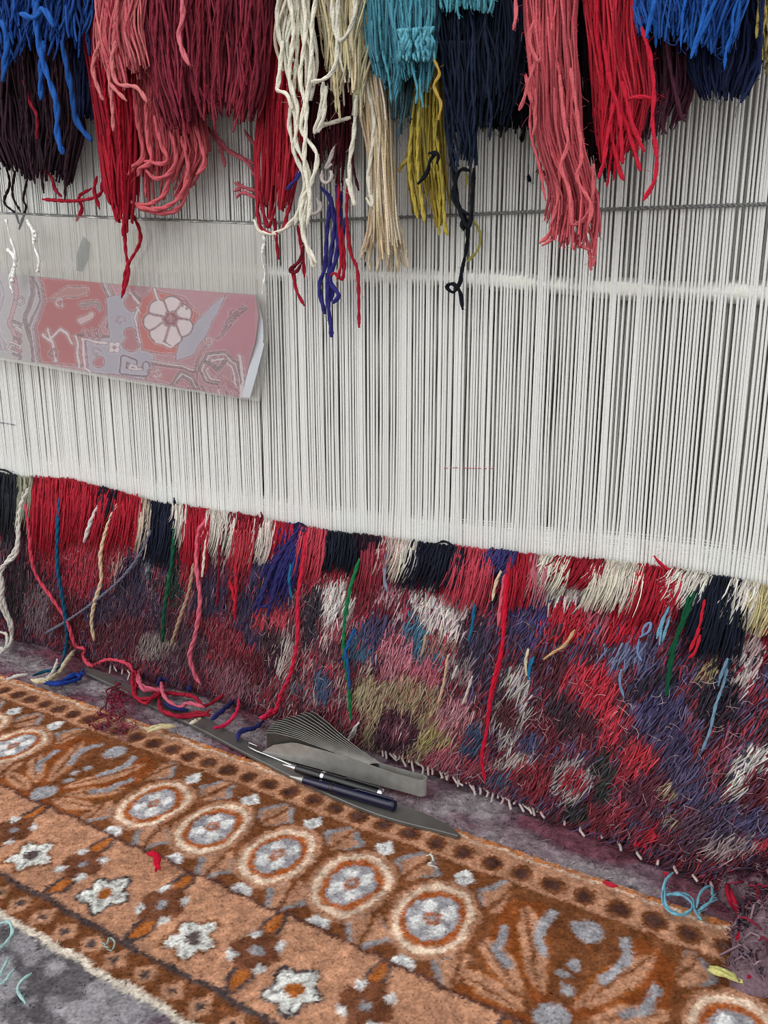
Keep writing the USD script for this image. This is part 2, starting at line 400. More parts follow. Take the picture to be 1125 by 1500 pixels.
    for sx, sy in ((0, 1), (0, -1)):
        al, ac = fy * sy - 0.0275, fx - 0.006 * sy
        l = fb & (np.abs(ac) < 0.0100 * np.sqrt(np.clip(1 - (al / 0.0185) ** 2, 0, 1))) & (np.abs(al) < 0.0185); C[l] = DARK
        C[fb & (np.abs(ac) < 0.0056 * np.sqrt(np.clip(1 - (al / 0.0145) ** 2, 0, 1))) & (np.abs(al) < 0.0145)] = ORANGE
    C[fb & (rr < 0.0232 * (0.80 + 0.20 * np.cos(4 * th + 3.1416)))] = WHITE * 0.95
    for a0 in (0, 1, 2, 3):
        C[fb & (np.hypot(fx - 0.0125 * math.cos(a0 * 1.5708), fy - 0.0125 * math.sin(a0 * 1.5708)) < 0.0098)] = lin((112, 68, 46))
    C[fb & (rr < 0.0048)] = GREY * 0.8
    k = np.round((x + 0.305) / 0.104); fx = x + 0.305 - k * 0.104; fy = y - 0.2435      # white five-petalled flowers, every other one grey-hearted
    rr, th = np.hypot(fx, fy), np.arctan2(fy, fx); odd = (np.abs(k) % 2 == 1)
    lobes = 0.0225 * (0.82 + 0.18 * np.cos(5 * th + 0.6))
    C[fb & (rr < lobes + 0.0036)] = DARK; kk = fb & odd & (rr < lobes + 0.0036); C[kk] = BROWN
    C[fb & (rr < lobes - 0.0005)] = lin((222, 222, 216)); C[fb & (rr < 0.0195) & (np.abs(np.sin(2.5 * th + 0.3)) < 0.12)] = DARK
    C[fb & (rr < 0.0068)] = ORANGE; C[fb & odd & (rr < 0.0075)] = DARK * 1.6
    # guard stripe, pale line, grey field
    C[np.abs(y - 0.2745) < 0.0028] = DARK
    gs = (y > 0.2773) & (y < 0.3035); C[gs] = BROWN * 0.9
    k = np.round((x + 0.385) / 0.0302); gx = x + 0.385 - k * 0.0302; d = np.abs(gx) / 0.0115 + np.abs(y - 0.2905) / 0.0125
    C[gs & (d < 1.0)] = PEACH * 0.9; C[gs & (d < 0.42)] = DARK
    C[np.abs(y - 0.3058) < 0.0030] = lin((218, 206, 190))
    fld = y > 0.3088; q = np.stack([x * 22, y * 22, x * 0], -1)
    nn = fbm(q, 3, 11); C[fld] = lin((146, 142, 146)); C[fld & (np.abs(nn - 0.5) < 0.045)] = lin((98, 94, 98)); C[fld & (nn > 0.66)] = lin((112, 96, 106))
    C[fld & (y < 0.318)] *= 0.92
    return C


def build_rug():
    st = 0.00185
    gx, gy = np.arange(RX0, RX1, st), np.arange(RY0, RY1 + st, st)
    X, Y = np.meshgrid(gx, gy, indexing='ij'); X, Y = X.ravel(), Y.ravel()
    n = len(X)
    jx, jy = rng.normal(0, 0.0004, n), rng.normal(0, 0.0004, n)
    v = RY1 - 0.002 - Y
    edge = np.clip((RY1 - Y) / 0.004, 0, 1)
    clump = noise(np.stack([X * 190, Y * 190, X * 0], -1), 5); big = fbm(np.stack([X * 9, Y * 9, X * 0], -1), 3, 2)
    Z = -0.004 + (0.0022 + 0.0020 * clump + rng.normal(0, 0.00035, n) + 0.003 * (big - 0.5)) * edge - 0.002 * (1 - edge)
    C = sum(rug_pattern(X + rng.normal(0, 0.0011, n), v + rng.normal(0, 0.0011, n)) for _ in range(3)) / 3
    mot = fbm(np.stack([X * 110, Y * 70, X * 0], -1), 3, 41)[:, None] - 0.5                     # dye that varies from knot to knot
    C = 0.94 * C * (1 + 0.55 * mot) + 0.05 * np.clip(mot, 0, 1) * np.array([1, 0.8, 0.65])
    C = C * np.exp(rng.normal(0, 0.10, n))[:, None] * (0.80 + 0.36 * clump)[:, None] * (0.86 + 0.28 * fbm(np.stack([X * 30, Y * 30, X * 0], -1), 2, 8))[:, None]
    nx, ny = len(gx), len(gy)
    i, j = np.meshgrid(np.arange(nx - 1), np.arange(ny - 1), indexing='ij'); a = i * ny + j
    q = np.stack([a, a + ny, a + ny + 1, a + 1], -1).reshape(-1, 4)
    cx, cy = project(np.stack([X, Y, Z], -1)); zf = (np.stack([X, Y, Z], -1) - EYE) @ FW
    seen = (zf > 0.05) & (cx > -330) & (cx < 1480) & (cy < 1850)
    q = q[seen[q].all(1)]
    used, q = np.unique(q, return_inverse=True); q = q.reshape(-1, 4)
    V = np.stack([X + jx, Y + jy, Z], -1)[used]
    t = thing('patterned_rug', 'orange and brown carpet with rows of oval flower medallions lying in the foreground', 'carpet')
    obj('woven_face', (V, q), PILE, t, np.clip(C[used], 0.002, 0.95))
    obj('backing', box(((RX0 + RX1) / 2, (RY0 + RY1) / 2 - 0.001, -0.012), (RX1 - RX0, RY1 - RY0 - 0.006, 0.006)), CORE, t, smooth=False)
    # short fibres standing out of the pile
    m = 11000
    pick = rng.integers(0, len(V), m); p = V[pick] + np.c_[rng.normal(0, 0.0006, (m, 2)), np.zeros(m)]
    tip = p + np.c_[rng.normal(0, 0.0011, m), rng.normal(-0.0006, 0.0011, m), rng.uniform(0.0006, 0.0015, m)]
    P = np.stack([p - [0, 0, 0.0008], 0.5 * (p + tip) + [0, 0, 0.0004], tip], 1)
    Vf, Ff, idx = tubes(P, np.array([[0.00055, 0.00045, 0.0002]]), 3, cap=False)
    obj('pile_fibres', (Vf, Ff), PILE, t, np.clip(C[used][pick] * np.exp(rng.normal(0.03, 0.1, (m, 1))), 0.002, 0.95)[idx], kind='stuff')


build_rug()

# the mauve pile rug under the loom
def build_mauve():
    st = 0.0028
    gx, gy = np.arange(-1.35, 0.32, st), np.arange(0.6352, 0.80, st)
    X, Y = np.meshgrid(gx, gy, indexing='ij'); X, Y = X.ravel(), Y.ravel(); n = len(X)
    cl = noise(np.stack([X * 120, Y * 120, X * 0], -1), 6)
    Z = -0.006 + 0.004 * cl + rng.normal(0, 0.0005, n)
    C = np.tile(lin((132, 116, 122)), (n, 1)); b = fbm(np.stack([X * 14, Y * 22, X * 0], -1), 3, 21)
    C[b > 0.52] = lin((112, 88, 98)); C[b > 0.62] = lin((116, 72, 84)); C[(b < 0.4)] = lin((146, 136, 140))
    C *= (0.72 + 0.5 * cl)[:, None] * np.exp(rng.normal(0, 0.15, n))[:, None]
    nx, ny = len(gx), len(gy); i, j = np.meshgrid(np.arange(nx - 1), np.arange(ny - 1), indexing='ij'); a = i * ny + j
    q = np.stack([a, a + ny, a + ny + 1, a + 1], -1).reshape(-1, 4)
    V = np.stack([X + rng.normal(0, .0006, n), Y + rng.normal(0, .0006, n), Z], -1)
    t = thing('mauve_rug', 'faded mauve grey pile rug showing as a strip between the orange carpet and the loom', 'rug')
    obj('woven_face', (V, q), PILE, t, C)
    obj('backing', box((-0.515, 0.7195, -0.0122), (1.66, 0.159, 0.0055)), CORE, t, smooth=False)
    m = 5000; pick = rng.integers(0, n, m); p = V[pick]; tip = p + np.c_[rng.normal(0, .003, m), rng.normal(-.002, .003, m), rng.uniform(.001, .005, m)]
    Vf, Ff, idx = tubes(np.stack([p, 0.5 * (p + tip) + [0, 0, .001], tip], 1), np.array([[.0006, .0005, .0002]]), 3, cap=False)
    obj('pile_fibres', (Vf, Ff), PILE, t, np.clip(C[pick] * 1.15, 0, .9)[idx], kind='stuff')


build_mauve()

# ================================================================ THE LOOM: warp, heddle bar, wire, beams
def build_warp():
    t = thing('loom_warp', 'white cotton warp threads stretched upright on the loom above the half-woven carpet', 'warp threads')
    SPC = 0.0033
    xf = np.arange(0.088, -1.16, -SPC); n = len(xf); xf = xf + rng.normal(0, 0.00018, n)      # evenly closed up at the fell ...
    kk = np.arange(n)
    drift = 0.0042 * (noise(np.stack([kk / 2.3, 0 * kk, 0 * kk], -1), 31) - 0.5) + 0.0045 * (noise(np.stack([kk / 7.0, 0 * kk, 0 * kk], -1), 32) - 0.5) + rng.normal(0, 0.0004, n)
    xs = xf + drift                                                                             # ... and bunched with gaps higher up
    def zfell(xx):
        px = project(np.stack([xx, 0 * xx + YL, 0 * xx + 0.27], -1))[0]
        return on_wall(px, fell(px), YL)[..., 2]
    zb = zfell(xf); top = 1.09
    hh = np.array([-0.012, 0.0, 0.02, 0.045, 0.12, 0.30]); mixw = np.array([0, 0, 0.25, 0.6, 0.92, 1.0, 1.05])
    Z = np.concatenate([zb[:, None] + hh[None], np.full((n, 1), top)], 1)
    Xs = xf[:, None] + (xs - xf)[:, None] * mixw[None]
    P = np.stack([Xs, YL + rng.normal(0, 0.0005, (n, 1)) + 0 * Z, Z], -1)
    Rw = np.array([0.00166, 0.00162, 0.00150, 0.00136, 0.00126, 0.00124, 0.00124])[None] * rng.uniform(0.9, 1.08, (n, 1))
    for k in range(296):
        V, Fc, _ = tubes(P[k:k + 1], Rw[k:k + 1], 6, cap=False); obj('warp_thread', (V, Fc), COTTON, t)
    V, Fc, _ = tubes(P[296:], Rw[296:], 6, cap=False); obj('far_warp_thread', (V, Fc), COTTON, t, kind='stuff')
    # the second sheet of threads, behind the heddle bar, meets the first at the fell
    keep = rng.random(n) > 0.12; nb = int(keep.sum()); xb0 = (xf - 0.5 * SPC)[keep]; xb1 = xb0 + np.roll(drift, 5)[keep]
    zb2 = zb[keep]; zz = np.stack([zb2 - 0.012, zb2 + 0.012, zb2 + 0.05, zb2 + 0.20, 0 * zb2 + 0.66, 0 * zb2 + top], 1)
    yy = np.array([0.001, 0.0012, 0.004, 0.012, 0.030, 0.030])[None] + 0 * zz
    P = np.stack([xb0[:, None] + (xb1 - xb0)[:, None] * np.array([0, 0, .4, 1, 1, 1]), YL + yy, zz], -1)
    V, Fc, _ = tubes(P, np.full((nb, 6), 0.00118), 5, cap=False)
    obj('back_warp_thread', (V, Fc), COTTON_BACK, t, kind='stuff')
    # beaten weft just above the pile: thin rows of cotton between the two sheets
    rows = []
    xx = np.linspace(-1.155, 0.086, 200); zf = zfell(xx)
    hs = np.r_[np.arange(-0.008, 0.026, 0.0016), 0.028, 0.0305]
    for r, h in enumerate(hs):
        rows.append(np.stack([xx, YL + 0.0013 + 0.0003 * np.sin(xx * 2 * np.pi / 0.0082 + r * np.pi), zf + h + 0.0007 * np.sin(xx * 30 + r)], -1))
    V, Fc, _ = tubes(np.array(rows), np.where(hs < 0.026, 0.00135, 0.0008)[:, None] * np.ones((len(hs), 200)), 4, cap=False)
    obj('weft_rows', (V, Fc), COTTON, t, kind='stuff')


build_warp()


def rod(pts_px, Y, r, name, label, cat, material, lumps=0.0, n=160, sides=12):
    p = spline(pts_px, n); P = on_wall(p[:, 0], p[:, 1], Y)
    rr = r * (1 + lumps * (np.sin(np.arange(n) * 1.9) * 0.5 + rng.normal(0, 0.5, n)))
    V, Fc, _ = tubes(P[None], rr[None], sides)
    return V, Fc


t = thing('heddle_bar', 'white cotton-wrapped heddle bar running across behind the front warp threads', 'heddle bar')
V, Fc = rod([(-160, 384), (200, 392), (390, 399), (700, 409), (860, 421), (1125, 430), (1330, 437)], YL + 0.0088, 0.0074, '', '', '', None)
obj('bar', (V, Fc), WOOD, t)
p = spline([(-160, 384), (200, 392), (390, 399), (700, 409), (860, 421), (1125, 430), (1330, 437)], 2600)
P = on_wall(p[:, 0], p[:, 1], YL + 0.0088); a = np.arange(2600) * 0.9
P = P + 0.0082 * np.stack([0 * a, np.cos(a), np.sin(a)], -1) * (1 + 0.10 * np.sin(np.arange(2600) * 0.021)[:, None])
V, Fc, _ = tubes(P[None], np.full((1, 2600), 0.0021), 5)
obj('cotton_wrapping', (V, Fc), SOFT_WHITE, t, kind='stuff')

n = 700
p = spline([(-160, 309), (0, 312), (200, 320), (380, 326), (500, 321), (620, 317), (760, 311), (1125, 299), (1330, 292)], n)
P = on_wall(p[:, 0], p[:, 1], YL - 0.0042)
t = thing('tension_wire', 'thin grey twisted wire crossing in front of the warp below the yarn skeins', 'wire')
for k in range(2):
    a = np.arange(n) * 0.8 + k * np.pi
    V, Fc, _ = tubes((P + 0.00085 * np.stack([0 * a, np.cos(a), np.sin(a)], -1))[None], np.full((1, n), 0.00105), 5)
    obj('wire_strand', (V, Fc), WIRE, t)

obj('loom_beam', trimesh.creation.box((1.6, 0.09, 0.09), transform=trimesh.transformations.translation_matrix((-0.54, YL + 0.015, 1.13))), WOOD, smooth=False,
    label='wooden upper loom beam above the picture that carries the warp', cat='beam')
t = thing('yarn_rail', 'metal rail above the picture from which the yarn skeins hang', 'rail')
rail = trimesh.creation.cylinder(0.007, 1.5, 16, transform=trimesh.transformations.rotation_matrix(math.pi / 2, (0, 1, 0)))
rail.apply_translation((-0.53, RAIL_Y, RAIL_Z)); obj('bar', rail, WIRE, t, smooth=40)
for x_ in (-1.2, -0.53, 0.14):
    V, Fc, _ = tubes(np.array([[(x_, RAIL_Y, RAIL_Z), (x_, RAIL_Y + 0.004, RAIL_Z + 0.06), (x_, YL - 0.025, RAIL_Z + 0.09)]]), np.full((1, 3), 0.004), 8); obj('bracket', (V, Fc), WIRE, t)

# ================================================================ THE HALF-WOVEN CARPET BELOW THE WARP
RED, CORAL, MAROON, PLUM, NAVY, VIOLET, TEAL = (182, 28, 50), (200, 66, 84), (106, 34, 46), (62, 40, 52), (32, 36, 50), (62, 58, 112), (44, 110, 142)
IVORY, PINK, MAUVE, GREEN, SAND, SKY = (222, 212, 200), (190, 116, 130), (148, 106, 116), (28, 86, 60), (178, 158, 104), (120, 158, 186)
# blobs of the pile's pattern: (x, y, half width, half height, colour), places in the picture
BLOBS = [
    (10, 730, 18, 36, NAVY), (14, 790, 20, 40, (62, 52, 62)), (36, 740, 16, 26, (120, 112, 96)), (60, 800, 24, 60, PLUM), (22, 870, 26, 46, (48, 44, 52)), (60, 895, 24, 36, (120, 100, 108)),
    (105, 760, 54, 62, RED), (75, 800, 28, 40, (150, 34, 50)), (125, 840, 46, 50, (168, 36, 56)), (105, 905, 34, 36, MAROON), (182, 768, 26, 40, RED), (150, 800, 10, 30, RED), (175, 830, 22, 30, (150, 46, 60)),
    (212, 790, 14, 50, (160, 130, 132)), (180, 850, 18, 30, (176, 130, 122)), (238, 788, 22, 46, NAVY), (215, 830, 10, 34, (120, 124, 142)), (192, 862, 24, 40, (48, 44, 70)), (150, 895, 30, 32, (70, 56, 96)),
    (200, 900, 50, 30, (66, 46, 76)), (180, 935, 46, 30, (96, 44, 60)), (262, 790, 12, 40, IVORY), (258, 850, 14, 46, (34, 60, 54)), (285, 790, 22, 52, RED), (280, 840, 14, 30, (160, 40, 56)),
    (322, 772, 24, 40, IVORY), (310, 830, 14, 36, (170, 140, 136)), (345, 800, 14, 30, IVORY), (362, 800, 10, 50, RED), (362, 765, 26, 14, (130, 26, 44)), (385, 800, 16, 40, (214, 196, 186)), (410, 790, 20, 36, RED),
    (325, 860, 34, 30, (86, 44, 70)), (305, 880, 26, 34, (60, 48, 84)), (350, 850, 20, 36, (136, 36, 52)), (385, 850, 20, 34, (70, 62, 116)), (370, 900, 26, 44, (52, 44, 84)), (320, 940, 40, 36, (140, 44, 60)), (265, 950, 40, 34, (90, 62, 76)),
    (225, 950, 26, 24, (150, 136, 132)), (395, 910, 28, 26, CORAL), (418, 962, 14, 30, (198, 186, 178)), (395, 960, 18, 40, PLUM), (360, 980, 30, 30, MAROON), (335, 1000, 26, 24, (150, 90, 104)),
    (430, 790, 16, 30, (84, 72, 130)), (460, 800, 24, 36, CORAL), (455, 850, 18, 36, (176, 50, 70)), (497, 808, 26, 34, NAVY), (535, 800, 20, 26, (110, 36, 50)), (500, 855, 34, 18, (150, 44, 58)), (566, 812, 24, 34, (178, 120, 122)),
    (598, 818, 20, 28, (206, 196, 186)), (500, 885, 36, 28, (208, 196, 194)), (480, 890, 20, 26, (214, 204, 200)), (455, 910, 16, 40, (52, 48, 58)), (530, 860, 20, 50, (130, 36, 52)), (565, 890, 22, 20, (198, 160, 168)), (545, 840, 20, 30, (150, 44, 60)),
    (640, 826, 40, 34, NAVY), (650, 850, 30, 24, (30, 34, 50)), (615, 860, 14, 34, (140, 34, 52)), (640, 868, 26, 16, RED), (645, 908, 36, 28, (212, 200, 198)), (630, 892, 26, 18, (214, 204, 200)), (665, 922, 16, 20, (206, 190, 188)), (696, 840, 30, 46, CORAL), (700, 870, 18, 30, (196, 40, 64)),
    (738, 822, 18, 18, VIOLET), (725, 830, 12, 20, (38, 44, 84)), (763, 845, 20, 46, RED), (790, 850, 16, 40, (176, 90, 106)), (815, 832, 22, 24, IVORY), (850, 840, 34, 24, (164, 26, 46)), (905, 852, 38, 36, (224, 214, 196)), (845, 882, 46, 26, (216, 204, 198)), (810, 890, 20, 24, IVORY), (890, 880, 22, 20, (212, 196, 190)),
    (965, 858, 34, 40, RED), (950, 890, 30, 26, (190, 32, 54)), (1008, 858, 26, 30, (226, 220, 208)), (995, 880, 14, 24, IVORY), (825, 925, 36, 28, RED), (905, 925, 40, 32, (192, 26, 50)), (870, 915, 22, 24, (176, 80, 96)), (770, 915, 24, 44, (70, 62, 128)), (760, 950, 18, 26, (62, 54, 100)),
    (600, 940, 16, 30, TEAL), (530, 945, 24, 22, (58, 84, 140)), (520, 960, 14, 20, TEAL), (622, 975, 24, 12, TEAL), (470, 1005, 12, 26, (52, 96, 138)), (432, 1008, 16, 8, TEAL), (550, 930, 16, 26, (60, 56, 100)), (580, 970, 26, 30, (190, 118, 132)), (560, 900, 20, 14, MAROON),
    (620, 1000, 30, 26, (188, 100, 118)), (680, 975, 22, 26, (140, 126, 130)), (640, 955, 26, 14, (150, 108, 100)), (690, 940, 20, 30, (56, 40, 56)), (705, 965, 14, 40, (60, 52, 84)),
    (595, 1060, 70, 62, (172, 152, 118)), (540, 1020, 30, 24, (180, 164, 128)), (640, 1085, 26, 20, (176, 164, 100)), (578, 1075, 34, 36, (72, 40, 56)), (580, 1072, 16, 16, (120, 62, 84)), (665, 1050, 24, 24, (196, 136, 144)), (690, 1085, 16, 24, (48, 90, 134)), (650, 1110, 30, 20, (186, 96, 112)),
    (745, 1010, 30, 22, (190, 184, 178)), (758, 1045, 22, 34, (186, 180, 176)), (732, 1050, 18, 30, (176, 168, 166)), (742, 1050, 18, 26, (96, 50, 56)), (860, 1015, 44, 34, (196, 40, 62)), (890, 1060, 20, 40, (198, 44, 66)), (830, 1010, 20, 26, (186, 44, 64)), (826, 1050, 24, 30, (50, 44, 54)), (855, 1065, 26, 22, (84, 44, 56)), (840, 1030, 16, 10, (150, 40, 56)),
    (955, 1010, 34, 30, (46, 42, 64)), (965, 1055, 34, 40, (66, 60, 108)), (940, 975, 20, 26, (76, 80, 124)), (905, 970, 30, 16, (104, 112, 156)), (1055, 920, 30, 62, NAVY), (1020, 920, 24, 40, (42, 40, 50)), (1045, 1030, 34, 46, (34, 34, 52)), (1028, 995, 20, 14, (172, 152, 112)), (1090, 945, 22, 70, (196, 168, 168)), (1082, 1000, 12, 26, (204, 188, 186)), (1116, 900, 14, 34, (206, 190, 140)), (1118, 945, 10, 34, (166, 30, 50)), (1085, 880, 20, 26, (224, 216, 206)),
    (930, 1120, 26, 36, (206, 48, 66)), (912, 1150, 16, 26, (180, 50, 70)), (950, 1160, 40, 26, (110, 50, 70)), (990, 1110, 24, 40, (64, 58, 104)), (1010, 1150, 28, 34, (84, 76, 122)), (1055, 1110, 20, 20, (158, 90, 112)), (1100, 1120, 26, 18, (204, 198, 194)), (1080, 1160, 22, 30, (206, 200, 192)), (1105, 1165, 20, 26, (104, 34, 48)), (1050, 1200, 40, 30, (84, 74, 116)), (1105, 1215, 26, 30, (86, 78, 130)), (1118, 1240, 14, 14, (190, 40, 60)), (1015, 1215, 30, 26, (100, 72, 92)), (1065, 1245, 40, 18, (170, 150, 152)),
    (748, 1118, 34, 10, (206, 190, 188)), (835, 1142, 34, 32, (182, 172, 172)), (840, 1146, 18, 18, (178, 44, 62)), (880, 1140, 14, 34, (48, 66, 58)), (790, 1150, 18, 26, (150, 40, 56)), (765, 1140, 24, 16, (158, 44, 60)), (735, 1145, 24, 6, TEAL), (840, 1190, 24, 14, (44, 58, 52)), (890, 1200, 26, 24, (140, 44, 60)), (975, 1165, 14, 14, (188, 172, 140)), (975, 1205, 14, 12, (172, 164, 140)), (945, 1228, 14, 16, (196, 30, 54)), (905, 1190, 20, 16, (180, 56, 74)),
    (800, 985, 26, 26, (88, 36, 50)), (790, 1080, 30, 30, (110, 40, 54)), (720, 1010, 12, 30, (70, 50, 70)), (770, 1090, 20, 18, (74, 80, 130)), (740, 1085, 20, 14, (180, 174, 172)), (700, 1130, 24, 14, (176, 80, 98)),
]
ZONES = [(0, [(96, 34, 48), (64, 40, 56), (140, 96, 106), (52, 46, 84), (150, 36, 54), (110, 52, 66), (40, 36, 46), (120, 92, 100)]),
         (430, [(166, 88, 102), (116, 40, 54), (152, 110, 120), (76, 46, 60), (170, 50, 70), (190, 168, 164), (140, 60, 76), (92, 36, 50)]),
         (720, [(70, 42, 56), (46, 42, 60), (112, 38, 52), (86, 76, 124), (150, 46, 62), (62, 40, 52), (124, 60, 80), (96, 44, 58)])]


def pile_colour(x, y):
    n = len(x)
    q = np.stack([x / 26, y / 22, x * 0], -1)
    wx, wy = x + 12 * (noise(q, 1) - 0.5), y + 12 * (noise(q, 2) - 0.5)
    cell = noise(np.stack([np.floor(wx / 13), np.floor(wy / 17), 0 * x], -1) * 7.31 + 0.5, 9)
    z = np.searchsorted([430 - 40, 720 - 30], x + rng.normal(0, 25, n), 'right')
    tab = np.array([[lin(c) for c in pal] for _, pal in ZONES])
    C = tab[z, np.clip((cell * 8 + rng.normal(0, 0.5, n)).astype(int), 0, 7)]
    for bx, by, rx, ry, col in BLOBS:
        k = ((wx - bx) / rx) ** 2 + ((wy - by) / ry) ** 2 < 1
        C[k] = lin(col)
    return C


def build_carpet():
    t = thing('unfinished_carpet', 'half-woven shaggy carpet of red, navy, ivory and plum knots hanging below the warp', 'carpet')
    # foundation
    xs = np.linspace(-200, 1292, 150); rows = np.linspace(0, 1, 16)
    G = np.array([[carpet_at(x, fell(x) + r * (foot(x) - fell(x)) + (2 if r == 0 else 0), -0.004) for r in rows] for x in xs])
    def sheet(g, flip=False):
        a, b = g.shape[:2]; i, j = np.meshgrid(np.arange(a - 1), np.arange(b - 1), indexing='ij'); k = i * b + j
        return g.reshape(-1, 3), np.stack([k, k + 1, k + b + 1, k + b], -1).reshape(-1, 4)
    V, q = sheet(G); V2 = V + [0, 0.005, 0]
    obj('backing', (np.vstack([V, V2]), np.vstack([q, q[:, ::-1] + len(V)])), CORE, t)
    # knots: rows along the width, each a small tassel of fibres that hangs down
    nx, ny = 215, 62
    sx, sy = np.meshgrid(np.arange(nx), np.arange(ny), indexing='ij')
    # even spacing on the cloth, not in the picture
    wx = -1.22 + (sx + 0.5 * (sy % 2)) * (1.32 / nx) + rng.normal(0, 0.0009, sx.shape); fr = (sy + rng.uniform(-0.3, 0.3, sy.shape)) / ny
    pxs = project(np.stack([wx, 0 * wx + YL - 0.01, 0 * wx + 0.14], -1))[0]
    x = pxs.ravel(); f = fr.ravel() ** 1.0; keep = (x > -70) & (x < 1290) & (f > 0.0) & (f < 0.995); x, f = x[keep], f[keep]
    per = 6
    x, f = np.repeat(x, per), np.repeat(f, per); n = len(x)
    x = x + rng.normal(0, 2.0, n); y = fell(x) + (f + rng.normal(0, 0.006, n)).clip(0.002, 1) * (foot(x) - fell(x))
    base = carpet_at(x, y, -0.002)
    L = np.interp(f, [0, 0.1, 0.35, 0.7, 1], [0.036, 0.034, 0.023, 0.0145, 0.0105]) * rng.uniform(0.55, 1.4, n)
    out = np.interp(f, [0, 0.1, 0.5, 1], [0.012, 0.014, 0.012, 0.008]) * rng.uniform(0.5, 1.3, n)
    lean = -0.0045 * np.interp(x, [0, 500, 1100], [0.5, 0.7, 1.2]) + rng.normal(0, 0.0025, n)
    m = 3; s = np.array([0, 0.45, 1.0])
    P = np.empty((n, m, 3))
    for k, u in enumerate(s):
        P[:, k, 0] = base[:, 0] + lean * u * u * 1.6 + rng.normal(0, 0.0006 * u + 1e-6, n)
        P[:, k, 1] = base[:, 1] - out * math.sin(min(1, u * 1.5) * 1.5708) + rng.normal(0, 0.0006 * u + 1e-6, n)
        P[:, k, 2] = base[:, 2] + 0.003 * math.sin(u * 3.14) - L * u ** 1.25
    P[..., 2] = np.maximum(P[..., 2], -0.003 + 0.004 * rng.random((n, 1)))
    mx, my = project(0.4 * P[:, 1] + 0.6 * P[:, 2])
    tone = pile_colour(mx + rng.normal(0, np.interp(f, [0, 1], [2.5, 4]), n), my + rng.normal(0, np.interp(f, [0, 1], [3, 4]), n))
    fleck = rng.random(n) < np.interp(f, [0, 0.15, 1], [0.02, 0.10, 0.17])                       # stray knots of other colours
    fz = np.searchsorted([390, 690], mx, 'right'); tab = np.array([[lin(c) for c in pal] for _, pal in ZONES]); tone[fleck] = tab[fz, rng.integers(0, 8, n)][fleck]
    depthk = np.exp(rng.normal(0, 0.17, (n, 1)))
    g = tone.mean(1, keepdims=True); tone = np.where(tone[:, 2:] > tone[:, :1] * 1.3, 0.75 * tone + 0.25 * g, 0.95 * tone + 0.05 * g)
    tone = 0.98 * tone * depthk * np.exp(rng.normal(0, 0.05, (n, 3)))
    wear = (np.interp(f, [0, 0.25, 1], [0, 0.04, 0.08]) * rng.uniform(0.1, 1.8, n))[:, None]       # cut ends are fuzzy with pale lint
    tone = tone * (1 - wear) + wear * lin((180, 150, 154))
    r0 = np.interp(f, [0, 0.2, 0.6, 1], [0.0011, 0.0010, 0.00088, 0.0008])[:, None] * rng.uniform(0.7, 1.2, (n, 1))
    Vp, Fp, idx = tubes(P, r0 * np.array([[0.95, 1.05, 0.32]]), 3, cap=False)
    obj('pile', (Vp, Fp), WOOL, t, np.clip(tone, 0.002, 0.9)[idx], kind='stuff')
    # loose lint
    m = 700
    x = rng.uniform(-20, 1145, m); f = rng.uniform(0.12, 1.0, m) ** 0.8; y = fell(x) + f * (foot(x) - fell(x))
    c = carpet_at(x, y, 0.012 + 0.004 * rng.random(m)); ang = rng.uniform(0, 6.28, m); ln = rng.uniform(0.004, 0.014, m)
    d = np.stack([np.cos(ang), -0.35 * rng.random(m), np.sin(ang)], -1) * ln[:, None]
    b = np.stack([-np.sin(ang), 0 * ang, np.cos(ang)], -1) * (ln * rng.normal(0, 0.3, m))[:, None]
    P = np.stack([c - d / 2, c - d / 6 + b * 0.7, c + d / 6 + b * 0.7, c + d / 2], 1)
    V, Fc, idx = tubes(P, np.full((1, 4), 0.00016), 3, cap=False)
    obj('lint', (V, Fc), WOOL, t, np.clip(np.tile(lin((196, 170, 172)), (m, 1)) * np.exp(rng.normal(0, 0.3, (m, 1))), 0, 0.9)[idx], kind='stuff')
    # white loops of the foundation along the lower edge
    parts = []
    for x0 in np.concatenate([np.arange(560, 800, 6.5), np.arange(800, 1090, 27), np.arange(160, 190, 9)]):
        yy = foot(x0) + rng.normal(0, 3)
        p = on_floor(np.array([x0 - 3, x0 + rng.normal(0, 2), x0 + 2 + rng.normal(0, 3)]), np.array([yy - 7, yy + 1, yy + 9 + rng.normal(0, 3)]), 0.005)
        V, Fc, _ = tubes(p[None], np.full((1, 3), 0.0014), 5); parts.append((V, Fc, tint_of((206, 190, 186), len(V), 0.1)))
    M, C = merge(parts); obj('selvedge_loops', M, WOOL, t, C, kind='stuff')
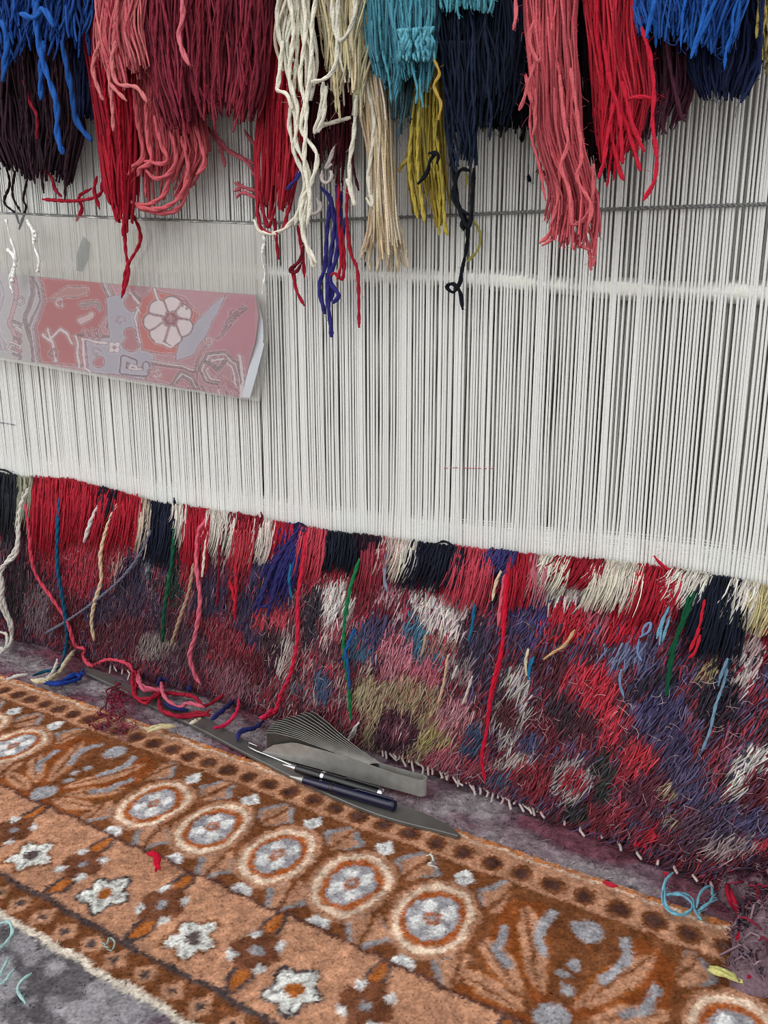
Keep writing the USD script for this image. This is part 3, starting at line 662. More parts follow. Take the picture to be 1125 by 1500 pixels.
    # the newest row: long uncut tassels along the fell, each tassel a part
    tuft = [(-40, 2, 92, -14, NAVY, 'navy'), (2, 26, 96, -8, (44, 46, 52), 'navy'), (24, 48, 80, -8, (150, 148, 128), 'grey ivory'), (46, 76, 120, -8, RED, 'red'), (72, 110, 104, -10, RED, 'red'), (104, 156, 88, -14, RED, 'red'), (146, 172, 54, -18, NAVY, 'navy'), (156, 178, 92, -20, RED, 'red'),
            (172, 206, 78, -10, RED, 'red'), (204, 222, 84, -12, (196, 176, 158), 'sand'), (216, 260, 96, -16, (34, 38, 56), 'navy'), (252, 274, 60, -10, IVORY, 'ivory'), (268, 306, 96, -6, RED, 'red'), (302, 346, 62, -12, IVORY, 'ivory'), (336, 384, 34, -10, (142, 26, 44), 'dark red'), (344, 374, 84, -14, (196, 60, 74), 'red'),
            (372, 404, 64, -12, (224, 208, 198), 'ivory'), (400, 430, 62, -12, RED, 'red'), (418, 446, 120, -36, (52, 50, 122), 'blue violet'), (436, 480, 74, -14, CORAL, 'coral'), (474, 522, 58, -10, NAVY, 'navy'), (516, 558, 34, -8, (48, 32, 44), 'plum'), (530, 566, 84, -12, (160, 54, 70), 'dusty red'), (556, 592, 56, -16, (206, 178, 172), 'pale pink'),
            (584, 614, 58, -18, (224, 214, 200), 'ivory'), (602, 684, 70, -22, (32, 34, 50), 'navy'), (666, 726, 88, -20, CORAL, 'coral'), (718, 760, 36, -24, VIOLET, 'blue violet'), (742, 784, 82, -12, RED, 'red'), (776, 804, 76, -14, (188, 110, 122), 'pink'), (794, 838, 52, -22, (226, 218, 202), 'ivory'), (818, 888, 42, -24, (158, 24, 44), 'dark red'),
            (868, 946, 72, -22, (226, 216, 198), 'ivory'), (936, 1004, 82, -26, RED, 'red'), (984, 1044, 52, -30, (228, 222, 210), 'ivory'), (1026, 1098, 124, -26, (30, 36, 52), 'navy'), (1072, 1116, 64, -22, (228, 220, 208), 'ivory'), (1100, 1150, 70, -20, (214, 198, 146), 'pale yellow'), (1140, 1210, 80, -20, RED, 'red'), (1204, 1290, 84, -20, NAVY, 'navy')]
    for x0, x1, ln, lean, col, word in tuft:
        k = int(max(34, (x1 - x0) * 4.2)); dark = np.mean(col) < 60
        u = rng.random(k); bx = x0 + (x1 - x0) * u; by = fell(bx) + rng.normal(0, 1.6, k)
        L = ln * (1.05 - 0.75 * rng.random(k)); m = 6; s = np.linspace(0, 1, m)[None]
        layer = rng.random((k, 1))
        px = bx[:, None] + 9 * np.sin(s * 2.2) * (0.5 + layer) * 0.4 + lean * s ** 1.3 * rng.uniform(0.7, 1.3, (k, 1)) + rng.normal(0, 1.5, (k, 1)) * s
        py = by[:, None] - 5 * np.sin(np.minimum(s * 5, 3.1416)) * (0.6 + layer * 0.8) + L[:, None] * s
        off = 0.004 + (0.010 + 0.010 * layer) * np.sin(np.minimum(1, s * 2.2) * 1.5708) - 0.003 * s
        P = carpet_at(px, py, off); z = (P - EYE) @ FW
        rr = 1.05 / F * z * rng.uniform(0.6, 1.35, (k, 1)) * np.array([[0.9, 1, 1, .95, .85, .4]])
        V, Fc, idx = tubes(P, rr, 4)
        obj('yarn_tassel', (V, Fc), WOOL, t, strand_tints(col, idx, k, 0.16), label=f'{word} yarn tassel')
    return t


build_carpet()

# ================================================================ SKEINS OF YARN HANGING IN FRONT OF THE WARP
CRIMSON, BLUE, ROSE, BURGUNDY = (176, 24, 46), (30, 78, 152), (204, 92, 102), (138, 44, 60)
SKEINS = [
    # label, colour, left outline, right outline, strands, depth, thickness, end jitter, wobble, other colour
    ('plum-black wool skein with a rounded end at the far left, below the bright blue yarn', (54, 32, 42), [(-70, -110), (-60, 60), (-46, 190), (-8, 250)], [(118, -110), (112, 60), (122, 190), (100, 282)], 190, .030, .03, .10, 2.5, (40, 26, 34)),
    ('navy wool skein tucked between the bright blue and crimson skeins at the left', (22, 30, 62), [(98, -110), (100, 60), (104, 168)], [(146, -110), (140, 60), (138, 182)], 60, .030, .015, .10, 2, None),
    ('bright blue wool skein fanning out in the top left corner', BLUE, [(-60, -110), (-70, 0), (-60, 80)], [(140, -110), (134, -10), (122, 130)], 170, .062, .022, .55, 5, (24, 60, 128)),
    ('crimson wool skein at the left reaching down onto the plastic sleeve', CRIMSON, [(122, -110), (122, 60), (140, 180), (150, 270), (170, 330)], [(205, -110), (196, 60), (204, 190), (200, 290), (192, 350)], 95, .040, .022, .22, 3, (150, 18, 40)),
    ('coral pink wool skein with looped ends beside the crimson skein at the left', ROSE, [(142, -110), (140, 30), (150, 100), (150, 145)], [(222, -110), (204, 40), (214, 90), (220, 130)], 75, .072, .014, .35, 5, (208, 112, 112)),
    ('long coral wool skein with curled ends hanging below the burgundy skein', (204, 90, 98), [(186, 60), (190, 140), (200, 210), (214, 310)], [(300, 60), (292, 150), (304, 220), (262, 306)], 110, .034, .016, .35, 4, (190, 72, 84)),
    ('burgundy wool skein left of the other burgundy one, ending above the coral yarn', BURGUNDY, [(198, -110), (206, 40), (226, 130), (250, 200)], [(296, -110), (288, 40), (284, 120), (292, 196)], 150, .055, .026, .24, 3.5, (112, 32, 50)),
    ('burgundy wool skein with a broad frayed end, right of the other burgundy one', (136, 42, 58), [(276, -110), (276, 40), (276, 120), (290, 176)], [(404, -110), (392, 40), (388, 120), (370, 190)], 190, .058, .028, .26, 4, (106, 30, 46)),
    ('crimson wool skein behind the ivory strands at the middle left', (170, 26, 46), [(392, -110), (390, 90), (374, 220), (376, 320)], [(446, -110), (440, 90), (438, 220), (424, 330)], 75, .036, .022, .14, 3.5, (194, 40, 58)),
    ('dark maroon knotted wool clump behind the ivory yarn', (84, 28, 38), [(446, -110), (450, 120), (448, 260)], [(512, -110), (514, 120), (510, 276)], 70, .014, .014, .18, 4, (52, 30, 38)),
    ('pale yellow wool skein between the ivory strands and the tan yarn', (222, 208, 166), [(452, -110), (468, 20), (480, 100), (486, 160)], [(560, -110), (546, 20), (536, 100), (528, 176)], 80, .048, .022, .40, 6, (226, 214, 190)),
    ('tan wool skein whose long strands end in a pale frayed tuft', (208, 184, 146), [(500, -110), (514, 60), (536, 200), (538, 330), (532, 392)], [(566, -110), (566, 90), (574, 220), (584, 320), (596, 392)], 60, .036, .016, .14, 4, (222, 208, 184)),
    ('dark grey teal wool skein half hidden behind the light teal one', (66, 92, 102), [(556, -110), (560, 80), (572, 190)], [(620, -110), (616, 80), (598, 200)], 70, .030, .014, .22, 3, (84, 116, 124)),
    ('light teal wool skein with blunt stepped ends at the top centre', (82, 148, 164), [(528, -110), (536, 0), (540, 70), (556, 134)], [(606, -110), (598, 0), (594, 90), (582, 146)], 95, .056, .02, .30, 3, (66, 128, 148)),
    ('second light teal wool skein tied in a knot, beside the yellow thread', (80, 150, 168), [(570, -110), (572, 30), (584, 90), (596, 148)], [(650, -110), (646, 20), (640, 60), (630, 140)], 95, .070, .02, .36, 3, (64, 124, 144)),
    ('short turquoise wool skein at the top edge above the dark navy yarn', (84, 160, 176), [(640, -110), (644, -30), (648, 20)], [(724, -110), (722, -30), (718, 20)], 60, .085, .018, .10, 2, None),
    ('olive yellow wool skein hanging below the teal yarn', (178, 158, 66), [(598, -60), (604, 130), (594, 230), (604, 326)], [(660, -60), (646, 130), (652, 230), (662, 340)], 60, .026, .018, .18, 3, (150, 124, 40)),
    ('dark navy wool skein at the top centre right of the teal yarn', (28, 38, 58), [(628, -110), (636, 60), (650, 130), (662, 192)], [(768, -110), (764, 60), (758, 150), (742, 198)], 150, .058, .026, .36, 5, (22, 28, 44)),
    ('broad black wool skein behind the dark navy yarn and the long coral skein', (16, 18, 28), [(646, -110), (650, 60), (660, 190)], [(850, -110), (850, 60), (828, 204)], 250, .022, .022, .10, 3, (24, 28, 42)),
    ('long coral wool skein right of centre with a ragged twisted end', (208, 92, 100), [(762, -110), (772, 60), (780, 180), (812, 280), (800, 362)], [(846, -110), (842, 60), (858, 200), (876, 290), (868, 384)], 85, .066, .02, .22, 4, (196, 76, 86)),
    ('black brown wool skein between the long coral and the crimson skein at the right', (42, 24, 32), [(826, -110), (832, 60), (850, 250)], [(892, -110), (886, 60), (904, 270)], 80, .03, .016, .2, 3, (60, 32, 40)),
    ('thick crimson wool skein at the right beside the long coral skein', (188, 26, 48), [(850, -110), (856, 20), (872, 130), (880, 250)], [(944, -110), (946, 60), (956, 140), (918, 266)], 120, .060, .024, .26, 3.5, (204, 44, 62)),
    ('plum wool skein behind the crimson and bright blue skeins at the right', (72, 40, 54), [(922, -110), (934, 40), (940, 130), (928, 226)], [(1020, -110), (1010, 60), (1012, 130), (992, 190)], 110, .034, .02, .30, 4, (94, 44, 62)),
    ('bright blue wool skein with blunt ends at the top right', (32, 88, 168), [(922, -110), (928, 0), (942, 58)], [(1100, -110), (1094, -10), (1062, 98)], 130, .074, .02, .30, 3, (26, 70, 144)),
    ('navy wool skein with a rounded end at the right below the bright blue yarn', (28, 38, 72), [(1000, -110), (1004, 40), (1012, 110), (1026, 148)], [(1124, -110), (1122, 40), (1116, 90), (1092, 148)], 150, .046, .026, .12, 3, (22, 28, 54)),
    ('yellow wool skein cut by the right edge of the picture', (206, 186, 104), [(1112, -110), (1114, 40), (1108, 100)], [(1200, -110), (1190, 40), (1160, 164)], 60, .05, .02, .3, 4, (190, 170, 100)),
]
skein_of = {}
for i, (label, col, L, R, n, dep, thk, ej, wob, alt) in enumerate(SKEINS):
    t = thing('yarn_skein', label, 'yarn skein'); skein_of[i] = t
    if R[0][1] > -100: L, R = [(L[0][0], -110)] + L, [(R[0][0], -110)] + R
    dark = np.mean(col) < 70
    L = [(x, y if y > -100 else -118) for x, y in L]; R = [(x, y if y > -100 else -118) for x, y in R]
    V, Fc, C = yarn_bundle(L, R, int(n * 1.42), dep, thk, col, ej, wob, 1.95 if not dark else 1.75, 0.17, alt, 0.35, m=17, fuzz=True)
    obj('hanging_strands', (V, Fc), WOOL, t, C, kind='stuff')
    for k in range(max(2, n // 26)):                              # a few stray ends that come away from the bundle
        s = rng.random(); tt = np.linspace(0, rng.uniform(0.75, 1.08), 9)
        tt = np.minimum(tt, 1.0); p = poly_at(L, tt) * (1 - s) + poly_at(R, tt) * s
        p[:, 0] += np.linspace(0, 1, 9) ** 2 * rng.normal(0, 9) + rng.normal(0, 2.0, 9); p[-1, 1] += rng.uniform(2, 16)
        V, Fc, _ = yarn_line(p, dep + thk * rng.uniform(0.7, 1.25), 2.1)
        obj('stray_strand', (V, Fc), WOOL, t, tint_of(col, len(V), 0.12))


def strands(i, word, col, lines, rad=2.7):
    """longer loose strands of a skein: (points, depth)"""
    for pts, dep in lines:
        V, Fc, _ = yarn_line(pts, dep, rad); obj('loose_strand', (V, Fc), WOOL, skein_of[i], tint_of(col, len(V), 0.08), label=word)


strands(0, 'loose dark end', (44, 30, 36), [([(8, 240), (14, 270), (6, 296), (22, 312), (28, 328)], .02), ([(22, 250), (18, 285), (30, 310)], .018), ([(40, 262), (34, 292), (38, 304), (28, 336)], .018)], 1.9)
strands(0, 'red strand', (140, 30, 48), [([(34, 118), (44, 150), (54, 170), (54, 204)], .062), ([(58, 246), (74, 258), (80, 276), (90, 288)], .05)], 2.6)
strands(2, 'thick blue strand', (36, 88, 164), [([(52, -20), (54, 48), (66, 100), (82, 150), (84, 196), (92, 226)], .098), ([(90, 60), (104, 130), (112, 176), (134, 206)], .08), ([(30, 20), (50, 26), (64, 14), (80, 40)], .1), ([(2, 30), (10, 60), (4, 120)], .096), ([(64, 60), (60, 110), (60, 146)], .095)], 4.6)
strands(3, 'loose crimson end', (172, 30, 50), [([(182, 330), (184, 368), (188, 400), (178, 436)], .028), ([(192, 310), (204, 336), (204, 358), (186, 392), (180, 428)], .028), ([(150, 262), (146, 285), (112, 294), (62, 292)], .03), ([(134, 276), (116, 288), (120, 306), (112, 324)], .02), ([(142, 258), (138, 280), (146, 306)], .04)], 2.6)
strands(4, 'pink strand', (214, 124, 124), [([(146, 60), (136, 100), (148, 140), (152, 146)], .094), ([(160, 120), (166, 128), (186, 148)], .094), ([(158, 100), (164, 150), (166, 192)], .09), ([(170, 60), (164, 90), (172, 122), (200, 128), (216, 150)], .094)], 3.2)
strands(5, 'curled coral end', (204, 96, 104), [([(196, 130), (202, 180), (210, 228), (196, 244), (188, 256)], .058), ([(214, 150), (216, 200), (222, 236), (206, 246), (202, 258)], .058), ([(226, 170), (236, 210), (246, 232), (238, 240), (212, 236)], .058), ([(250, 190), (258, 226), (252, 250), (230, 262), (214, 250)], .056), ([(266, 200), (276, 250), (262, 290), (232, 306), (196, 302)], .05), ([(282, 170), (296, 216), (300, 240), (288, 256)], .052), ([(280, 250), (266, 300), (240, 312), (204, 306)], .045), ([(250, 250), (240, 285), (214, 300), (190, 296)], .05)], 3.6)
strands(6, 'pink strand lying over the burgundy yarn', (206, 108, 118), [([(264, -30), (268, 20), (262, 50), (268, 76), (278, 96)], .1)], 3.8)
strands(7, 'faded rose end', (186, 92, 104), [([(304, 186), (322, 212), (346, 226), (372, 240)], .02), ([(312, 190), (334, 220), (360, 236), (374, 258)], .022), ([(318, 200), (326, 228), (330, 244)], .02), ([(344, 268), (362, 276), (378, 280)], .022), ([(346, 290), (356, 282), (376, 290)], .022), ([(348, 266), (352, 274), (344, 280)], .022), ([(358, 190), (368, 206), (386, 222)], .02)], 2.8)
strands(8, 'loose red end', (166, 36, 54), [([(402, 320), (404, 344), (408, 380)], .02), ([(376, 300), (384, 336), (412, 338), (424, 300)], .05), ([(380, 280), (392, 332), (404, 300)], .052)], 2.8)
strands(9, 'white curled thread end', (216, 204, 198), [([(490, 214), (484, 232), (478, 246), (486, 240)], .044), ([(472, 250), (472, 264), (480, 268), (486, 258), (484, 250)], .044), ([(446, 300), (458, 314), (470, 304), (464, 290)], .03)], 3.0)
strands(9, 'blue violet strand', (56, 52, 124), [([(470, 274), (484, 292), (490, 330), (484, 380), (480, 430), (486, 494)], .03), ([(486, 290), (480, 330), (476, 390), (468, 420), (476, 460)], .028), ([(500, 280), (496, 320), (494, 370), (484, 410), (496, 432), (488, 444)], .03), ([(440, 250), (434, 262), (420, 278)], .055), ([(506, 320), (500, 350), (498, 300), (492, 272)], .032), ([(478, 400), (486, 430), (480, 446)], .026)], 3.4)
strands(9, 'thin crimson strand', (176, 36, 56), [([(496, 270), (496, 320), (500, 380), (494, 410)], .036), ([(510, 270), (508, 320), (514, 370), (524, 400), (526, 480)], .034), ([(436, 330), (444, 380), (446, 406)], .02), ([(428, 390), (434, 424), (446, 448)], .018), ([(500, 330), (504, 370), (502, 408), (490, 400), (484, 404)], .034)], 2.7)
strands(9, 'dark red loop', (110, 26, 40), [([(446, 350), (440, 380), (424, 396), (434, 398), (442, 384)], .026)], 2.6)
IV = (232, 226, 208)
t = thing('yarn_skein', 'ivory wool yarn in long loose wavy strands left of the pale yellow skein', 'yarn skein')
skein_of['ivory'] = t
V, Fc, C = yarn_bundle([(400, -118), (408, 0), (412, 60), (424, 150)], [(470, -118), (458, 0), (454, 60), (450, 160)], 26, .064, .02, IV, .5, 7, 3.0, .06, (222, 212, 186), .3, m=24)
obj('hanging_strands', (V, Fc), WOOL, t, C, kind='stuff')
strands('ivory', None, IV, [
    ([(412, -40), (406, 30), (418, 90), (428, 140), (434, 190), (430, 220), (446, 262), (440, 300), (432, 330)], .078), ([(416, -40), (430, 40), (424, 110), (436, 160), (434, 210), (452, 250), (448, 300), (444, 340), (460, 392)], .08),
    ([(440, -40), (448, 40), (440, 110), (446, 150), (442, 190), (464, 226), (458, 262), (442, 300), (446, 350), (464, 386)], .082), ([(470, -40), (458, 30), (456, 90), (450, 140), (448, 190), (446, 240), (454, 290), (450, 330)], .084),
    ([(414, 60), (408, 120), (406, 132), (420, 138), (428, 160)], .082), ([(486, -40), (488, 30), (494, 60), (490, 100), (474, 116), (456, 120)], .09), ([(500, -40), (494, 30), (500, 60), (520, 20), (516, -40)], .09),
    ([(474, 120), (470, 160), (462, 190), (460, 196)], .082), ([(478, 126), (474, 170), (466, 194)], .082), ([(522, 140), (518, 200), (512, 240), (514, 280), (520, 300), (508, 262)], .06),
    ([(436, -40), (436, 60), (430, 130), (424, 180), (430, 214)], .074), ([(372, 322), (384, 340), (408, 340), (430, 322), (442, 300)], .05), ([(526, 60), (534, 110), (548, 180), (540, 260), (546, 300), (536, 290)], .05), ([(464, 186), (500, 176), (514, 172)], .05)], 3.4)
strands(11, 'pale frayed end', (222, 206, 180), [([(552, 290), (546, 340), (536, 384)], .026), ([(562, 290), (574, 340), (592, 390)], .026), ([(560, 300), (558, 350), (552, 398)], .03), ([(566, 300), (570, 350), (574, 398)], .03), ([(556, 250), (582, 320), (596, 376)], .03), ([(556, 270), (542, 330), (528, 380)], .03), ([(564, 330), (582, 370), (584, 398)], .028), ([(560, 330), (542, 370), (542, 398)], .028), ([(548, 250), (540, 290), (536, 292)], .04), ([(580, 330), (590, 360), (598, 392)], .03)], 3.0)
strands(13, 'teal cord', (70, 132, 150), [([(580, 60), (584, 100), (578, 140)], .09)], 2.8)
V, Fc, C = yarn_bundle([(582, 44), (584, 60), (586, 92)], [(636, 40), (634, 60), (634, 94)], 46, .094, .012, (92, 168, 186), .2, 2, 2.8, .08, m=10)
obj('cut_tuft', (V, Fc), WOOL, skein_of[14], C, label='lighter cut tuft')
strands(16, 'wavy mustard thread', (178, 146, 70), [([(636, 88), (644, 108), (636, 126), (646, 152), (642, 176)], .1)], 2.4)
strands(16, 'olive end', (186, 166, 76), [([(640, 200), (648, 270), (652, 330), (656, 344)], .04), ([(604, 180), (600, 250), (612, 320)], .046), ([(614, 160), (612, 240), (622, 326)], .046), ([(600, 230), (588, 244), (584, 252)], .034)], 3.0)
BK = (24, 26, 32)
V, Fc, C = yarn_bundle([(646, 60), (652, 150), (664, 252)], [(712, 60), (708, 150), (694, 254)], 44, .07, .018, (28, 38, 58), .2, 3, 1.9, .14, m=18)
obj('tail_strands', (V, Fc), WOOL, skein_of[17], C)
strands(17, 'black tie yarn', BK, [([(652, 180), (662, 230), (668, 280), (676, 316), (688, 330), (692, 280), (694, 246)], .05), ([(656, 190), (664, 250), (672, 300), (682, 318), (680, 336)], .046), ([(688, 250), (676, 248), (668, 262), (664, 290), (674, 306), (690, 316)], .05), ([(640, 222), (630, 236), (626, 252), (612, 270)], .056), ([(628, 224), (642, 226), (640, 240)], .058), ([(686, 320), (684, 360), (676, 400), (674, 414), (664, 428), (654, 420), (664, 416), (674, 428), (678, 454)], .022), ([(680, 318), (676, 330), (680, 338)], .05)], 3.1)
strands(17, 'yellow green thread', (172, 164, 90), [([(694, 322), (704, 344), (700, 366), (684, 384)], .012), ([(682, 250), (684, 262), (682, 276)], .016)], 2.2)
strands(18, 'stray black fluff end', (20, 20, 26), [([(796, 200), (806, 226), (812, 240)], .016), ([(786, 250), (798, 254), (806, 252)], .01), ([(800, 250), (804, 268), (804, 280)], .01), ([(774, 256), (776, 266)], .008), ([(768, 190), (764, 206), (762, 200)], .02)], 3.2)
CO = (214, 104, 110)
strands(19, None, CO, [([(754, -20), (756, 20), (752, 44)], .09), ([(782, 30), (776, 60), (788, 90), (792, 84)], .098), ([(784, 90), (772, 130), (766, 150), (760, 162)], .09), ([(770, 110), (776, 140), (780, 152)], .09), ([(820, 110), (826, 170), (832, 210), (822, 244), (834, 280), (838, 330)], .09), ([(836, 100), (846, 170), (852, 230), (846, 262), (866, 300), (862, 330)], .088),
    ([(816, 180), (820, 250), (816, 300), (806, 332)], .08), ([(870, 240), (868, 290), (856, 320), (840, 330)], .084), ([(812, 300), (806, 340), (790, 356)], .07), ([(826, 316), (812, 346), (794, 360)], .07), ([(850, 330), (862, 360), (866, 396)], .07), ([(860, 330), (872, 360), (868, 390)], .07), ([(840, 336), (846, 356), (864, 366)], .074), ([(784, 130), (784, 180), (780, 200)], .086)], 3.0)
strands(21, None, (198, 36, 58), [([(940, 40), (952, 80), (958, 130), (956, 180), (962, 230), (958, 266), (942, 294)], .09), ([(912, 120), (926, 180), (944, 222)], .09), ([(906, 150), (920, 190), (938, 250)], .088), ([(900, 150), (890, 200), (884, 240), (876, 262)], .09), ([(960, 144), (930, 142), (916, 150)], .088), ([(884, 60), (894, 120), (908, 170), (912, 240)], .092), ([(896, 200), (908, 250), (914, 264)], .086)], 3.2)
strands(22, None, (84, 44, 60), [([(976, 60), (986, 120), (1000, 176)], .066), ([(956, 100), (950, 150), (942, 196)], .06), ([(980, 130), (970, 180), (976, 196)], .06), ([(990, 110), (994, 160), (1004, 178)], .062)], 2.8)
strands(23, None, (36, 94, 174), [([(1040, -20), (1026, 40), (1012, 86)], .1), ([(1056, -20), (1036, 30), (1018, 70)], .1), ([(1080, -20), (1082, 20), (1074, 56)], .09), ([(962, -10), (952, 30), (946, 56)], .1)], 3.4)

# ================================================================ PATTERN SHEET IN ITS PLASTIC SLEEVE
def panel(outline, Y, material, name, parent, tint_fn=None, step=6.0, thick=0.0006, bend=None, wave=0.0):
    """a thin sheet filling the outline (places in the picture) at distance Y in front of the warp"""
    o = np.asarray(outline, float); x0, y0 = o.min(0) - step; x1, y1 = o.max(0) + step
    poly = Polygon(outline).buffer(0)
    a, b = np.meshgrid(np.arange(x0, x1, step), np.arange(y0, y1, step), indexing='ij'); nb = a.shape[1]
    i, j = np.meshgrid(np.arange(a.shape[0] - 1), np.arange(nb - 1), indexing='ij'); k = i * nb + j
    q = np.stack([k, k + 1, k + nb + 1, k + nb], -1).reshape(-1, 4)
    x, y = a.ravel(), b.ravel(); ok = inside(x, y, o)
    # snap the rim onto the outline
    from shapely.geometry import Point
    near = np.zeros(len(x), bool)
    for s in (-step, 0, step):
        for r in (-step, 0, step): near |= inside(x + s, y + r, o)
    rim = np.nonzero(near & ~ok)[0]; line = poly.exterior
    for v in rim:
        pt = line.interpolate(line.project(Point(x[v], y[v]))); x[v], y[v] = pt.x, pt.y
    q = q[near[q].all(1)]; c = np.c_[x, y][q].mean(1); q = q[inside(c[:, 0], c[:, 1], o)]
    used, q = np.unique(q, return_inverse=True); q = q.reshape(-1, 4); x, y = x[used], y[used]
    d = Y + (bend(x, y) if bend else 0) + (wave * (fbm(np.stack([x / 60, y / 90, 0 * x], -1), 2, 5) - 0.5) if wave else 0)
    V = on_wall(x, y, YL - d)
    obj(name, (V, q), material, parent, tint_fn(x, y) if tint_fn else None)


def print_colours(x, y):
    C = print_areas(x, y); e1, e2 = np.zeros(len(x), bool), np.zeros(len(x), bool)
    for dx, dy in ((0.8, 0), (0, 0.8), (-0.8, 0), (0, -0.8)):
        e1 |= np.abs(print_areas(x + dx, y + dy) - C).max(1) > 0.03
        e2 |= np.abs(print_areas(x + 3 * dx, y + 3 * dy) - C).max(1) > 0.03
    k = e2 & ~e1; C[k] = C[k] * 0.65 + 0.35 * lin((222, 206, 210)); C[e1] = C[e1] * 0.4 + 0.6 * lin((112, 78, 90))
    return C * np.exp(rng.normal(0, 0.03, len(x)))[:, None]


def print_areas(x, y):
    n = len(x); q = np.stack([x / 14, y / 14, 0 * x], -1)
    ox, oy = x, y; x, y = x + 3 * (noise(q, 4) - .5), y + 3 * (noise(q, 6) - .5)
    rose, pink, red, lav, grey, pale, dk = [lin(c) for c in ((176, 104, 112), (192, 138, 148), (178, 84, 88), (176, 172, 188), (184, 178, 182), (222, 208, 212), (110, 84, 92))]
    C = np.tile(pink * 0.9, (n, 1))
    C[inside(x, y, [(-80, 380), (50, 400), (62, 440), (40, 480), (48, 540), (-80, 520)])] = grey
    for k in range(5): paint_line(C, x, y, [(-60 + 26 * k, 396), (-40 + 22 * k, 430), (-52 + 22 * k, 470), (-40 + 22 * k, 510)], 3.0, [rose, pale, lav, pink, dk][k])
    for k in range(9): paint_line(C, x, y, [(20 + 3 * math.sin(k), 470 + 8 * k), (30, 474 + 8 * k), (27, 480 + 8 * k)], 1.6, [dk, pale, rose][k % 3])
    C[inside(x, y, [(52, 404), (160, 414), (166, 450), (140, 486), (120, 490), (122, 536), (46, 528), (44, 490), (62, 452)])] = red
    for r, c in ((0, dk), (3, pale), (6, lav), (9, rose)):
        paint_line(C, x, y, [(48 + r, 400), (60 + r * .7, 440), (42 + r, 480), (50 + r, 540)], 1.4, c); paint_line(C, x, y, [(148 + r, 410), (166 + r * .5, 446), (158 + r * .5, 480)], 1.4, c)
    C[inside(x, y, [(128, 420), (130, 432), (70, 440), (100, 418)])] = lin((178, 120, 118))
    paint_line(C, x, y, [(62, 490), (76, 500), (82, 528)], 2.4, pale); paint_line(C, x, y, [(74, 496), (88, 482), (98, 490), (104, 502)], 2.2, pale); paint_line(C, x, y, [(70, 482), (76, 500)], 2, pale); paint_line(C, x, y, [(120, 446), (142, 444), (146, 452)], 4, lin((150, 118, 120))); paint_line(C, x, y, [(118, 470), (134, 462)], 5, lin((206, 180, 180)))
    lavp = [(156, 436), (186, 430), (204, 452), (204, 500), (226, 520), (222, 548), (210, 556), (130, 544), (124, 500), (160, 494)]
    C[inside(x, y, lavp)] = lav * 0.92
    for pts in ([(120, 496), (124, 540), (132, 544)], [(112, 492), (116, 538)]): paint_line(C, x, y, pts, 2.2, pale)
    paint_line(C, x, y, [(120, 497), (156, 502)], 2.2, pale); paint_line(C, x, y, [(116, 490), (158, 494)], 1.2, dk)
    for cx in (124, 134, 144): paint_line(C, x, y, [(cx, 484), (cx + 2, 492)], 3.0, rose)
    for cx, cy, r in ((194, 444, 13), (190, 488, 9), (192, 504, 12), (146, 530, 9)): paint_ell(C, x, y, cx, cy, r, r * .9, rose)
    for a in range(4): paint_ell(C, x, y, 168 + 6 * math.cos(a * 1.571 + .78), 508 + 6 * math.sin(a * 1.571 + .78), 4.5, 4.5, pale); 
    paint_ell(C, x, y, 168, 508, 2.5, 2.5, red)
    paint_line(C, x, y, [(190, 428), (206, 446), (198, 466), (204, 500)], 2, pale); paint_line(C, x, y, [(196, 428), (212, 444), (205, 466), (210, 498)], 1.2, dk)
    for c, r in ((dk, 5.5), (lav, 4)): paint_line(C, x, y, [(196, 530), (182, 526), (180, 544), (212, 546), (214, 534)], r, c)
    paint_line(C, x, y, [(200, 536), (192, 534), (190, 540), (206, 540)], 2, pale)
    C[inside(x, y, [(206, 436), (226, 424), (270, 436), (290, 460), (286, 500), (262, 522), (208, 512), (202, 480)])] = lin((192, 92, 84))
    C[inside(x, y, [(262, 500), (290, 470), (318, 440), (330, 432), (310, 480), (282, 520), (256, 530)])] = lav
    for r, c in ((31, dk), (29.5, pale), ): 
        for a in range(7): paint_ell(C, x, y, 247 + 22 * math.cos(a * .9 + .4), 470 + 23 * math.sin(a * .9 + .4), 15 - (31 - r) * .8, 14 - (31 - r) * .8, c)
        paint_ell(C, x, y, 247, 470, 24, 24, c)
    for a in range(7): paint_line(C, x, y, [(249 + 12 * math.cos(a * .9 + .85), 468 + 12 * math.sin(a * .9 + .85)), (247 + 30 * math.cos(a * .9 + .85), 470 + 30 * math.sin(a * .9 + .85))], 1.1, rose * .8)
    for a in range(6): paint_ell(C, x, y, 250 + 8 * math.cos(a * 1.047), 467 + 8 * math.sin(a * 1.047), 5, 5, lin((140, 62, 76)))
    paint_ell(C, x, y, 250, 467, 2.5, 2.5, red)
    paint_line(C, x, y, [(226, 424), (232, 440), (222, 452)], 2.2, pale); paint_line(C, x, y, [(228, 500), (250, 508), (256, 502)], 2.4, pale)
    for k in range(4): paint_line(C, x, y, [(222 - 2 * k, 528 + 5 * k), (286, 542 + 4.5 * k), (292, 520), (318, 484), (334, 440)], 1.5, [pale, dk, lav, rose][k])
    C[inside(x, y, [(226, 534), (288, 546), (292, 572), (212, 556)])] = lin((184, 120, 130))
    for r, c in ((0, dk), (3, pale), (6, dk), (9, rose)): paint_line(C, x, y, [(252 + r, 562 - .2 * r), (264 + r * .5, 546 + r), (282 - r * .6, 550 + r), (290 - r, 568)], 1.6, c)
    C[inside(x, y, [(310, 470), (338, 434), (372, 436), (374, 500), (350, 530), (318, 512), (300, 506)])] = lin((188, 124, 138))
